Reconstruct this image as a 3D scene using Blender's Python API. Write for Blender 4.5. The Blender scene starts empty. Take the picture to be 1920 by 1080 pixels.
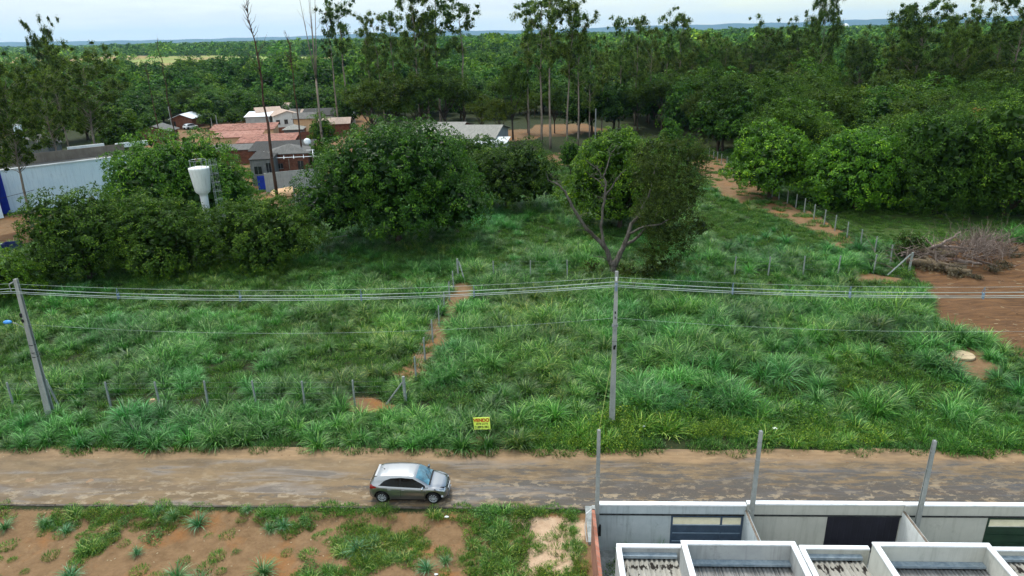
import bpy, math, random
import numpy as np
from mathutils import Vector, Matrix

random.seed(7)
RNG = np.random.default_rng(11)
SC = bpy.context.scene
COL = SC.collection
rad = math.radians

# ------------------------------------------------------------------ camera model
ROLL, PITCH, YAW, FPX, CAMH = rad(1.43), rad(20.1), rad(2.8), 1300.0, 21.6


def rz3(v, a):
    c, s = math.cos(a), math.sin(a)
    return Vector((c * v[0] - s * v[1], s * v[0] + c * v[1], v[2]))


_sp, _cp, _sr, _cr = math.sin(PITCH), math.cos(PITCH), math.sin(ROLL), math.cos(ROLL)
CR = rz3((_cr, -_sr * _sp, -_sr * _cp), YAW)
CU = rz3((_sr, _cr * _sp, _cr * _cp), YAW)
CF = rz3((0, _cp, -_sp), YAW)
CPOS = Vector((0, 0, CAMH))


def G(px, py, z=0.0):
    """world point at height z seen at a photo pixel (used once, to survey where things stand)"""
    d = CF + CR * ((px - 960) / FPX) + CU * ((540 - py) / FPX)
    return CPOS + d * ((z - CAMH) / d.z)


def PJ(p):
    q = Vector(p) - CPOS
    a = q.dot(CF)
    return 960 + FPX * q.dot(CR) / a, 540 - FPX * q.dot(CU) / a


def HT(x, y, py):
    a, b = -5.0, 70.0
    for _ in range(40):
        m = (a + b) / 2
        if PJ((x, y, m))[1] > py:
            a = m
        else:
            b = m
    return m


def AT(px, py, Y):
    """point on the vertical plane y=Y seen at a pixel"""
    d = CF + CR * ((px - 960) / FPX) + CU * ((540 - py) / FPX)
    return CPOS + d * (Y / d.y)


cam = bpy.data.objects.new('camera', bpy.data.cameras.new('camera'))
COL.objects.link(cam)
cam.matrix_world = Matrix((
    (CR.x, CU.x, -CF.x, 0), (CR.y, CU.y, -CF.y, 0), (CR.z, CU.z, -CF.z, CAMH), (0, 0, 0, 1)))
cam.data.sensor_width = 36
cam.data.lens = 36 * FPX / 1920
cam.data.clip_start = 0.5
cam.data.clip_end = 60000
SC.camera = cam

# ------------------------------------------------------------------ noise


def _h(i, j, s):
    v = np.sin(i * 127.1 + j * 311.7 + s * 74.7) * 43758.5453
    return v - np.floor(v)


def vn(x, y, scale, seed=0):
    x = np.asarray(x, float) / scale
    y = np.asarray(y, float) / scale
    i, j = np.floor(x), np.floor(y)
    u, v = x - i, y - j
    u = u * u * (3 - 2 * u)
    v = v * v * (3 - 2 * v)
    return ((_h(i, j, seed) * (1 - u) + _h(i + 1, j, seed) * u) * (1 - v)
            + (_h(i, j + 1, seed) * (1 - u) + _h(i + 1, j + 1, seed) * u) * v)


def fbm(x, y, scale, seed=0, oct=4):
    t, a, n = 0, 1.0, 0
    for k in range(oct):
        t = t + a * vn(x, y, scale / 2 ** k, seed + k * 13)
        n += a
        a *= 0.55
    return t / n


def sstep(a, b, x):
    t = np.clip((np.asarray(x, float) - a) / (b - a), 0, 1)
    return t * t * (3 - 2 * t)


def inpoly(x, y, P):
    x = np.asarray(x, float)
    y = np.asarray(y, float)
    ins = np.zeros(x.shape, bool)
    dist = np.full(x.shape, 1e9)
    n = len(P)
    for k in range(n):
        x0, y0 = P[k][0], P[k][1]
        x1, y1 = P[(k + 1) % n][0], P[(k + 1) % n][1]
        c = ((y0 > y) != (y1 > y))
        with np.errstate(divide='ignore', invalid='ignore'):
            xi = (x1 - x0) * (y - y0) / (y1 - y0 + 1e-12) + x0
        ins ^= c & (x < xi)
        dx, dy = x1 - x0, y1 - y0
        t = np.clip(((x - x0) * dx + (y - y0) * dy) / (dx * dx + dy * dy + 1e-9), 0, 1)
        dist = np.minimum(dist, np.hypot(x - x0 - t * dx, y - y0 - t * dy))
    return np.where(ins, dist, -dist)


def nearline(x, y, P):
    d = np.full(np.shape(x), 1e9)
    for k in range(len(P) - 1):
        x0, y0, x1, y1 = P[k][0], P[k][1], P[k + 1][0], P[k + 1][1]
        dx, dy = x1 - x0, y1 - y0
        t = np.clip(((x - x0) * dx + (y - y0) * dy) / (dx * dx + dy * dy + 1e-9), 0, 1)
        d = np.minimum(d, np.hypot(x - x0 - t * dx, y - y0 - t * dy))
    return d


# ------------------------------------------------------------------ the lie of the land
def pix(*pts):
    return [tuple(G(a, b)) for a, b in pts]


P_BROWN = pix((1700, 492), (1735, 545), (1765, 600), (1800, 628), (1860, 640), (1960, 690), (2300, 700), (2200, 480), (1960, 460), (1850, 452), (1760, 455), (1700, 470))
P_LAWN = pix((1500, 372), (1560, 388), (1700, 398), (1920, 402), (2100, 400), (2100, 452), (1850, 448), (1700, 462), (1640, 450), (1560, 420))
P_YARD = pix((-200, 425), (0, 408), (92, 400), (100, 425), (84, 452), (0, 466), (-200, 480))
P_YARD_RED = pix((-200, 455), (0, 442), (60, 428), (95, 425), (84, 452), (0, 470), (-200, 490))
P_VILLAGE = pix((240, 262), (345, 232), (480, 200), (640, 196), (700, 215), (680, 270), (640, 330), (600, 380), (500, 395), (440, 330), (350, 300))
P_LOT = pix((940, 262), (950, 240), (1080, 235), (1150, 238), (1130, 250), (1060, 255), (1000, 262))
P_LOT2 = pix((1000, 300), (1060, 284), (1140, 292), (1150, 302), (1040, 312))
P_PATCH = pix((648, 745), (700, 742), (752, 750), (745, 766), (690, 772), (650, 768))
P_PATCH2 = pix((1598, 512), (1650, 514), (1692, 522), (1690, 534), (1640, 530), (1600, 526))
P_LID = pix((1758, 684), (1775, 650), (1852, 648), (1856, 690), (1838, 715), (1812, 710), (1790, 692))
P_SAND = pix((955, 975), (1030, 962), (1095, 985), (1085, 1040), (1060, 1068), (985, 1060), (1010, 1010))
L_TRACK = pix((1322, 296), (1345, 322), (1398, 365), (1450, 392), (1520, 420), (1594, 458))
L_PATH = pix((765, 700), (800, 655), (822, 610), (838, 580), (858, 556), (872, 542))
P_PASTURE = pix((-150, 150), (60, 147), (250, 148), (300, 146), (420, 142), (480, 140), (560, 134), (640, 126), (640, 108), (420, 104), (300, 106), (120, 100), (-150, 101))


def hgt(x, y):
    x = np.asarray(x, float)
    y = np.asarray(y, float)
    field = sstep(33.4, 38, y) * (1 - sstep(150, 200, y))
    h = field * ((fbm(x, y, 9, 3) - 0.5) * 0.9 + (vn(x, y, 1.6, 9) - 0.5) * 0.14)
    fore = (1 - sstep(26.6, 27.6, y)) * (1 - sstep(0.5, 1.6, x))
    h = h - fore * (0.25 + (fbm(x, y, 3, 21) - 0.5) * 0.5)
    br = sstep(0, 2, inpoly(x, y, P_BROWN))
    h = h + br * ((fbm(x * 0.6 + y, y - x * 0.6, 2.2, 5) - 0.5) * 0.6)
    return h


def soil(x, y):
    """how bare the ground is: orange earth, dark tilled earth, mown lawn, pale sand"""
    n = (fbm(x, y, 2.5, 31) - 0.5)
    n2 = (fbm(x, y, 7, 41) - 0.5)
    r = np.zeros(np.shape(x))
    r = np.maximum(r, sstep(-0.5, 0.5, inpoly(x, y, P_PATCH) + n * 1.4))
    r = np.maximum(r, sstep(-0.5, 0.5, inpoly(x, y, P_PATCH2) + n * 1.4))
    r = np.maximum(r, sstep(-0.5, 0.5, inpoly(x, y, P_LID) + n * 1.6))
    r = np.maximum(r, sstep(-0.5, 0.5, 1.0 - nearline(x, y, L_PATH) + n * 3.2))
    r = np.maximum(r, sstep(-0.5, 0.5, 1.6 + sstep(75, 92, y) * 1.5 - nearline(x, y, L_TRACK) + n * 1.5))
    r = np.maximum(r, sstep(-1, 1, inpoly(x, y, P_YARD) + n))
    r = np.maximum(r, sstep(-1, 1, inpoly(x, y, P_VILLAGE) + n2 * 8))
    r = np.maximum(r, sstep(-1, 1, inpoly(x, y, P_LOT) + n2 * 10))
    r = np.maximum(r, sstep(-1, 1, inpoly(x, y, P_LOT2) + n2 * 6))
    fore = (1 - sstep(27.2, 27.9, y))
    r = np.maximum(r, fore)
    sp = np.hypot(x + 3.6, (y - 33.9) * 1.3)
    r = np.maximum(r, 0.8 * sstep(0, 0.7, 1.3 - sp + n))
    g = sstep(-0.6, 0.6, inpoly(x, y, P_BROWN) + n * 1.6)
    g = np.maximum(g, sstep(-0.5, 0.5, inpoly(x, y, P_YARD_RED) + n))
    b = sstep(-1, 1, inpoly(x, y, P_LAWN) + n)
    b = np.maximum(b, sstep(225, 260, y) * sstep(.45, .6, fbm(x, y, 150, 61)))
    a = sstep(-0.7, 0.7, inpoly(x, y, P_SAND) + n * 2.2) * fore
    return r, g, b, a


# ------------------------------------------------------------------ objects
def link(name, data, parent=None, label=None, cat=None, group=None, kind=None):
    o = bpy.data.objects.new(name, data)
    COL.objects.link(o)
    if parent is not None:
        o.parent = parent
    if label:
        o['label'] = label
    if cat:
        o['category'] = cat
    if group:
        o['group'] = group
    if kind:
        o['kind'] = kind
    return o


def thing(name, label, cat, loc=(0, 0, 0), rz=0.0, group=None):
    o = link(name, None, None, label, cat, group)
    o.location = loc
    o.rotation_euler = (0, 0, rz)
    o.empty_display_size = 0.3
    return o


def copy_tree(root, loc, rz, label, group=None, scale=1.0):
    r = root.copy()
    COL.objects.link(r)
    r.location = loc
    r.rotation_euler = (0, 0, rz)
    r.scale = (scale,) * 3
    r['label'] = label
    if group:
        r['group'] = group
    for c in list(root.children):
        d = c.copy()
        COL.objects.link(d)
        d.parent = r
        for g in list(c.children):
            e = g.copy()
            COL.objects.link(e)
            e.parent = d
    return r


class MB:
    def __init__(s):
        s.v = []
        s.f = []

    def add(s, vs, fs):
        n = len(s.v)
        s.v += [tuple(v) for v in vs]
        s.f += [tuple(i + n for i in f) for f in fs]
        return s

    def box(s, cx, cy, cz, sx, sy, sz, rz=0.0, bev=0.0):
        """centre and full sizes; bev chamfers the vertical and top edges"""
        hx, hy, hz = sx / 2, sy / 2, sz / 2
        if bev <= 0:
            P = [(-hx, -hy, -hz), (hx, -hy, -hz), (hx, hy, -hz), (-hx, hy, -hz), (-hx, -hy, hz), (hx, -hy, hz), (hx, hy, hz), (-hx, hy, hz)]
            Fq = [(0, 3, 2, 1), (4, 5, 6, 7), (0, 1, 5, 4), (1, 2, 6, 5), (2, 3, 7, 6), (3, 0, 4, 7)]
        else:
            b = bev
            ring = lambda x, y, z, c: [(-x + c, -y, z), (x - c, -y, z), (x, -y + c, z), (x, y - c, z), (x - c, y, z), (-x + c, y, z), (-x, y - c, z), (-x, -y + c, z)]
            P = ring(hx, hy, -hz, b) + ring(hx, hy, hz - b, b) + ring(hx - b, hy - b, hz, b)
            Fq = [tuple(range(7, -1, -1)), tuple(range(16, 24))]
            for r in (0, 8):
                for k in range(8):
                    k2 = (k + 1) % 8
                    Fq.append((r + k, r + k2, r + 8 + k2, r + 8 + k))
        c, q = math.cos(rz), math.sin(rz)
        return s.add([(cx + c * x - q * y, cy + q * x + c * y, cz + z) for x, y, z in P], Fq)

    def b2(s, x0, y0, z0, x1, y1, z1):
        return s.box((x0 + x1) / 2, (y0 + y1) / 2, (z0 + z1) / 2, abs(x1 - x0), abs(y1 - y0), abs(z1 - z0))

    def tube(s, pts, r, n=8, cap=True):
        pts = [Vector(p) for p in pts]
        if not hasattr(r, '__len__'):
            r = [r] * len(pts)
        vs, fs = [], []
        ref = Vector((0.31, 0.17, 0.93))
        for i, p in enumerate(pts):
            t = (pts[min(i + 1, len(pts) - 1)] - pts[max(i - 1, 0)])
            t = t.normalized() if t.length > 1e-9 else Vector((0, 0, 1))
            if abs(t.dot(ref)) > 0.95:
                ref = Vector((1, 0, 0)) if abs(t.x) < 0.8 else Vector((0, 1, 0))
            a = t.cross(ref).normalized()
            b = t.cross(a)
            ref = b.cross(t) if b.cross(t).length > 0.1 else ref
            for k in range(n):
                w = 2 * math.pi * k / n
                vs.append(p + (a * math.cos(w) + b * math.sin(w)) * r[i])
        for i in range(len(pts) - 1):
            for k in range(n):
                k2 = (k + 1) % n
                fs.append((i * n + k, i * n + k2, (i + 1) * n + k2, (i + 1) * n + k))
        if cap:
            fs.append(tuple(range(n - 1, -1, -1)))
            fs.append(tuple((len(pts) - 1) * n + k for k in range(n)))
        return s.add(vs, fs)

    def lathe(s, prof, cx=0, cy=0, n=20, axis='z'):
        vs, fs = [], []
        for r, z in prof:
            for k in range(n):
                w = 2 * math.pi * k / n
                if axis == 'z':
                    vs.append((cx + r * math.cos(w), cy + r * math.sin(w), z))
                else:
                    vs.append((cx + r * math.cos(w), z, cy + r * math.sin(w)))
        for i in range(len(prof) - 1):
            for k in range(n):
                k2 = (k + 1) % n
                fs.append((i * n + k, i * n + k2, (i + 1) * n + k2, (i + 1) * n + k))
        return s.add(vs, fs)

    def build(s, name, mat, parent=None, smooth=False, **kw):
        me = bpy.data.meshes.new(name)
        me.from_pydata(s.v, [], s.f)
        me.materials.append(mat)
        if smooth:
            me.polygons.foreach_set('use_smooth', [True] * len(me.polygons))
        me.update()
        return link(name, me, parent, **kw)


def npmesh(name, V, F, mat, vattr=None, smooth=False, tri=False):
    """V (n,3), F (m,4) quads; vattr one float per face"""
    k = F.shape[1]
    me = bpy.data.meshes.new(name)
    me.vertices.add(len(V))
    me.vertices.foreach_set('co', np.ascontiguousarray(V, np.float32).ravel())
    me.loops.add(F.size)
    me.loops.foreach_set('vertex_index', np.ascontiguousarray(F, np.int32).ravel())
    me.polygons.add(len(F))
    me.polygons.foreach_set('loop_start', np.arange(0, F.size, k, dtype=np.int32))
    me.polygons.foreach_set('loop_total', np.full(len(F), k, np.int32))
    if smooth:
        me.polygons.foreach_set('use_smooth', np.ones(len(F), bool))
    me.materials.append(mat)
    me.update(calc_edges=True)
    if vattr is not None:
        a = me.attributes.new('v', 'FLOAT', 'FACE')
        a.data.foreach_set('value', np.ascontiguousarray(vattr, np.float32))
    return me


# ------------------------------------------------------------------ materials
def lin(c):
    return tuple(((x / 255 + 0.055) / 1.055) ** 2.4 if x / 255 > 0.04045 else x / 255 / 12.92 for x in c) + (1,)


class NT:
    def __init__(s, name):
        s.m = bpy.data.materials.new(name)
        s.m.use_nodes = True
        s.t = s.m.node_tree
        s.t.nodes.clear()
        s.out = s.n('ShaderNodeOutputMaterial')

    def n(s, ty, **kw):
        x = s.t.nodes.new(ty)
        for k, v in kw.items():
            setattr(x, k, v)
        return x

    def l(s, a, b):
        s.t.links.new(a, b)

    def coord(s, kind='Object'):
        return s.n('ShaderNodeTexCoord').outputs[kind]

    def noise(s, vec, scale, detail=4, rough=0.6, dist=0.0):
        x = s.n('ShaderNodeTexNoise')
        x.inputs['Scale'].default_value = scale
        x.inputs['Detail'].default_value = detail
        x.inputs['Roughness'].default_value = rough
        x.inputs['Distortion'].default_value = dist
        s.l(vec, x.inputs['Vector'])
        return x.outputs['Fac']

    def scalev(s, vec, sc):
        x = s.n('ShaderNodeMapping')
        x.inputs['Scale'].default_value = sc
        s.l(vec, x.inputs['Vector'])
        return x.outputs[0]

    def math(s, op, a, b=None, c=None, clamp=False):
        x = s.n('ShaderNodeMath', operation=op, use_clamp=clamp)
        for i, v in enumerate((a, b, c)):
            if v is None:
                continue
            if isinstance(v, (int, float)):
                x.inputs[i].default_value = v
            else:
                s.l(v, x.inputs[i])
        return x.outputs[0]

    def ramp(s, f, a, b):
        x = s.n('ShaderNodeMapRange', clamp=True)
        x.inputs['From Min'].default_value = a
        x.inputs['From Max'].default_value = b
        s.l(f, x.inputs['Value'])
        return x.outputs[0]

    def mix(s, f, a, b, mode='MIX'):
        x = s.n('ShaderNodeMix', data_type='RGBA', blend_type=mode)
        for sock, v in ((x.inputs['Factor'], f), (x.inputs['A'], a), (x.inputs['B'], b)):
            if isinstance(v, (int, float)):
                sock.default_value = v
            elif isinstance(v, tuple):
                sock.default_value = v
            else:
                s.l(v, sock)
        return x.outputs['Result']

    def bump(s, h, dist, strength=1.0):
        x = s.n('ShaderNodeBump')
        x.inputs['Distance'].default_value = dist
        x.inputs['Strength'].default_value = strength
        s.l(h, x.inputs['Height'])
        return x.outputs[0]

    def bsdf(s, col, rough=0.8, spec=0.3, metal=0.0, normal=None, coat=0.0, out=True):
        b = s.n('ShaderNodeBsdfPrincipled')
        for key, v in (('Base Color', col), ('Roughness', rough), ('Specular IOR Level', spec), ('Metallic', metal), ('Coat Weight', coat)):
            if isinstance(v, (int, float, tuple)):
                b.inputs[key].default_value = v
            else:
                s.l(v, b.inputs[key])
        if normal is not None:
            s.l(normal, b.inputs['Normal'])
        if out:
            s.l(b.outputs[0], s.out.inputs['Surface'])
        return b


def mottled(name, c1, c2, scale=2.0, rough=0.8, spec=0.3, metal=0.0, bump=0.0, stretch=(1, 1, 1), lo=0.35, hi=0.65, coat=0.0, fine=0.0):
    n = NT(name)
    v = n.coord()
    f = n.noise(n.scalev(v, stretch), scale, 6, 0.65)
    c = n.mix(n.ramp(f, lo, hi), lin(c1), lin(c2))
    if fine:
        g = n.noise(v, scale * 9, 3)
        c = n.mix(fine, c, n.mix(n.ramp(g, 0.3, 0.7), (0.2, 0.2, 0.2, 1), (1, 1, 1, 1)), 'MULTIPLY')
    nm = n.bump(n.noise(v, scale * 6, 4), bump) if bump else None
    n.bsdf(c, rough, spec, metal, nm, coat)
    return n.m


M = {}
M['concrete'] = mottled('concrete', (118, 122, 120), (160, 163, 160), 3, 0.85, bump=0.01, fine=0.25)
M['pole'] = mottled('pole_concrete', (128, 132, 130), (170, 172, 168), 1.2, 0.8, bump=0.004, stretch=(1, 1, 0.25), fine=0.2)
M['postc'] = mottled('post_concrete', (120, 128, 124), (160, 165, 160), 5, 0.85, bump=0.004, fine=0.3)
M['asph_wire'] = mottled('cable_sheath', (150, 165, 160), (175, 185, 180), 2, 0.5)
M['black'] = mottled('black_rubber', (16, 17, 18), (28, 29, 30), 8, 0.75)
M['bluegrey'] = mottled('spacer_plastic', (96, 118, 140), (120, 138, 156), 5, 0.5)
M['lampblue'] = mottled('lamp_blue', (40, 120, 200), (90, 165, 230), 9, 0.4)
M['steel'] = mottled('galvanised_steel', (130, 136, 138), (165, 170, 172), 6, 0.45, metal=0.6)
M['yellowcable'] = mottled('yellow_cable', (130, 136, 70), (150, 152, 90), 5, 0.6)
M['white'] = mottled('white_paint', (205, 210, 212), (228, 230, 230), 1.3, 0.55, stretch=(1, 1, 0.3), lo=0.3, hi=0.55, fine=0.1)
M['capwhite'] = mottled('cap_paint', (196, 200, 202), (226, 228, 230), 2.5, 0.5, lo=0.3, hi=0.5, fine=0.18)
M['brick'] = None


def brickmat(name, c1, c2, mortar, sx=1.0):
    n = NT(name)
    g = n.coord('Object')
    geo = n.n('ShaderNodeNewGeometry')
    sep = n.n('ShaderNodeSeparateXYZ')
    n.l(g, sep.inputs[0])
    cmb = n.n('ShaderNodeCombineXYZ')
    n.l(n.math('ADD', sep.outputs[0], sep.outputs[1]), cmb.inputs[0])
    n.l(sep.outputs[2], cmb.inputs[1])
    b = n.n('ShaderNodeTexBrick')
    b.inputs['Scale'].default_value = 1.0
    b.inputs['Brick Width'].default_value = 0.29 * sx
    b.inputs['Row Height'].default_value = 0.2 * sx
    b.inputs['Mortar Size'].default_value = 0.016
    b.inputs['Color1'].default_value = lin(c1)
    b.inputs['Color2'].default_value = lin(c2)
    b.inputs['Mortar'].default_value = lin(mortar)
    n.l(cmb.outputs[0], b.inputs['Vector'])
    f = n.noise(g, 1.3, 5)
    c = n.mix(0.6, b.outputs['Color'], n.mix(n.ramp(f, 0.35, 0.6), (0.45, 0.4, 0.38, 1), (1, 1, 1, 1)), 'MULTIPLY')
    n.bsdf(c, 0.9, 0.2)
    return n.m


M['brick'] = brickmat('brick', (112, 66, 50), (130, 82, 64), (92, 80, 72))


M['brick_pink'] = brickmat('brick_pink', (150, 96, 78), (172, 118, 98), (128, 116, 106))


def plaster(name, c1, c2, stain, s=0.8):
    """rendered wall with rain streaks and grime patches of their own shape"""
    n = NT(name)
    v = n.coord()
    streak = n.noise(n.scalev(v, (5, 5, 0.35)), 1.0, 5, 0.7)
    patch = n.noise(v, s, 6, 0.65)
    c = n.mix(n.ramp(patch, 0.35, 0.65), lin(c1), lin(c2))
    c = n.mix(n.math('MULTIPLY', n.ramp(streak, 0.5, 0.78), 0.6), c, lin(stain))
    c = n.mix(n.math('MULTIPLY', n.ramp(n.noise(v, s * 3, 6, 0.75), 0.58, 0.75), 0.6), c, lin(stain))
    n.bsdf(c, 0.85, 0.25, normal=n.bump(n.noise(v, 14, 4), 0.004))
    return n.m


M['pl_blue'] = plaster('plaster_weathered', (168, 178, 182), (186, 194, 196), (110, 118, 120))
M['pl_cream'] = plaster('plaster_cream', (176, 176, 168), (192, 191, 182), (140, 138, 128), 0.5)
M['pl_grey'] = plaster('plaster_grey', (150, 152, 152), (172, 173, 170), (112, 112, 108), 0.7)
M['pl_ware'] = plaster('plaster_pale_blue', (208, 224, 234), (220, 232, 238), (150, 166, 178), 0.4)
M['pl_brown'] = plaster('plaster_brown', (112, 102, 92), (132, 122, 110), (84, 76, 68), 0.6)
M['skipblue'] = mottled('skip_blue', (16, 28, 70), (24, 40, 92), 3, .6)
M['pl_dark'] = plaster('plaster_dark', (92, 94, 94), (116, 117, 114), (60, 60, 58), 0.6)
M['pl_yellow'] = plaster('plaster_yellow', (206, 170, 70), (216, 184, 92), (160, 130, 60), 0.6)
M['pl_beige'] = plaster('plaster_beige', (196, 160, 122), (208, 176, 140), (150, 120, 90), 0.6)
M['pl_white'] = plaster('plaster_white', (205, 208, 206), (220, 222, 220), (160, 160, 154), 0.6)
M['paintblue'] = mottled('blue_paint', (18, 42, 140), (26, 56, 165), 1.0, 0.6)
M['gateblue'] = mottled('gate_steel_blue', (58, 74, 92), (70, 88, 108), 2, 0.5, fine=0.15)
M['gaterail'] = mottled('gate_rail', (104, 122, 140), (122, 140, 156), 3, .5)
M['gateblack'] = mottled('gate_steel_black', (20, 20, 32), (30, 30, 44), 2, 0.55)
M['gategreen'] = mottled('gate_steel_green', (26, 50, 36), (36, 62, 44), 2, 0.5)
M['slat'] = mottled('pale_slat', (190, 184, 150), (206, 200, 170), 3, 0.6)
M['flash'] = mottled('zinc_flashing', (118, 134, 146), (160, 172, 180), 4, 0.5, metal=0.3)
M['mould'] = mottled('black_mould', (20, 19, 18), (44, 41, 37), 8, 0.95)


def sheetroof(name, c1, c2, dark, axis=0, pitch=0.18, amt=0.5):
    n = NT(name)
    v = n.coord()
    f = n.noise(n.scalev(v, (3, 0.5, 1) if axis == 0 else (0.5, 3, 1)), 1.2, 6, 0.7)
    c = n.mix(n.ramp(f, 0.35, 0.65), lin(c1), lin(c2))
    g = n.noise(v, 3.5, 6, 0.75)
    c = n.mix(n.math('MULTIPLY', n.ramp(g, 0.55, 0.7), amt), c, lin(dark))
    w = n.n('ShaderNodeTexWave', wave_type='BANDS', bands_direction='X' if axis == 0 else 'Y', wave_profile='SIN')
    w.inputs['Scale'].default_value = 1.0 / pitch / 3.14159
    n.l(v, w.inputs['Vector'])
    n.bsdf(c, 0.85, 0.25, normal=n.bump(w.outputs['Fac'], 0.05))
    return n.m


M['rf_grey'] = sheetroof('roof_fibre_grey', (88, 88, 85), (110, 108, 104), (56, 55, 52))
M['rf_dark'] = sheetroof('roof_fibre_dark', (46, 46, 45), (64, 63, 60), (28, 28, 27))
M['rf_pale'] = sheetroof('roof_fibre_pale', (128, 127, 121), (150, 148, 141), (88, 85, 80))
M['rf_white'] = sheetroof('roof_zinc_white', (210, 216, 220), (228, 231, 234), (180, 182, 184), amt=0.2)
M['rf_pink'] = sheetroof('roof_tile_pale', (166, 144, 130), (184, 164, 148), (112, 90, 80))
M['rf_tan'] = sheetroof('roof_fibre_tan', (150, 145, 132), (174, 168, 152), (110, 106, 98), amt=0.3)
M['rf_tin'] = sheetroof('roof_metal_grey', (120, 120, 118), (144, 144, 142), (96, 96, 96), amt=0.3)


def tileroof(name, c1, c2, dark):
    n = NT(name)
    v = n.coord()
    vo = n.n('ShaderNodeTexVoronoi')
    vo.inputs['Scale'].default_value = 2.6
    n.l(v, vo.inputs['Vector'])
    c = n.mix(n.ramp(n.noise(v, 0.5, 5), 0.35, 0.65), lin(c1), lin(c2))
    sp = n.n('ShaderNodeSeparateColor')
    n.l(vo.outputs['Color'], sp.inputs[0])
    c = n.mix(n.math('MULTIPLY', n.ramp(sp.outputs[0], 0.62, 0.8), 0.65), c, lin(dark))
    w = n.n('ShaderNodeTexWave', wave_type='BANDS', bands_direction='X', wave_profile='SIN')
    w.inputs['Scale'].default_value = 1.4
    n.l(v, w.inputs['Vector'])
    n.bsdf(c, 0.85, 0.2, normal=n.bump(w.outputs['Fac'], 0.06))
    return n.m


M['tile'] = tileroof('roof_terracotta', (146, 98, 84), (162, 118, 102), (84, 52, 44))
M['tile2'] = tileroof('roof_terracotta_light', (158, 112, 98), (172, 128, 112), (120, 80, 68))
M['glassdark'] = mottled('dark_opening', (16, 18, 20), (28, 30, 32), 3, 0.3, spec=0.5)
M['wood'] = mottled('weathered_wood', (92, 82, 72), (124, 112, 98), 4, 0.9, stretch=(1, 1, 0.2))


def barkmat(name, c1, c2, c3):
    n = NT(name)
    v = n.coord()
    f = n.noise(n.scalev(v, (6, 6, 1.1)), 1.0, 6, 0.7)
    c = n.mix(n.ramp(f, 0.3, 0.7), lin(c1), lin(c2))
    c = n.mix(n.ramp(n.noise(v, 0.7, 4), 0.52, 0.66), c, lin(c3))
    n.bsdf(c, 0.95, 0.15, normal=n.bump(f, 0.03))
    return n.m


M['bark'] = barkmat('bark_brown', (48, 40, 34), (86, 76, 66), (64, 62, 52))
M['barkpale'] = barkmat('bark_pale', (104, 92, 82), (146, 134, 122), (84, 74, 64))
M['barkdead'] = barkmat('bark_dead_grey', (92, 78, 72), (142, 128, 118), (74, 56, 50))
M['barkred'] = barkmat('bark_reddish', (66, 46, 38), (98, 74, 62), (54, 40, 34))


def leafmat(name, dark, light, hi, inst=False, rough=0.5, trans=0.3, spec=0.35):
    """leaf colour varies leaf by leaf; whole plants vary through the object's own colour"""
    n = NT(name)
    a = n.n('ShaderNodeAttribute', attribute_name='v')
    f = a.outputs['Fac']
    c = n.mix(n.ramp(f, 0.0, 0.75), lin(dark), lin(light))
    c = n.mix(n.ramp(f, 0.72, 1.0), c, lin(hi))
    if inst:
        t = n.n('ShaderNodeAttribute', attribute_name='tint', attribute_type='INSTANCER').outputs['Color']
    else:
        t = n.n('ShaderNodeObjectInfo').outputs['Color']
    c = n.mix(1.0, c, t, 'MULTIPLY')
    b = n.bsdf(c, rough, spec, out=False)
    tr = n.n('ShaderNodeBsdfTranslucent')
    n.l(c, tr.inputs['Color'])
    mx = n.n('ShaderNodeMixShader')
    mx.inputs[0].default_value = trans
    n.l(b.outputs[0], mx.inputs[1])
    n.l(tr.outputs[0], mx.inputs[2])
    n.l(mx.outputs[0], n.out.inputs['Surface'])
    return n.m


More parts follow.
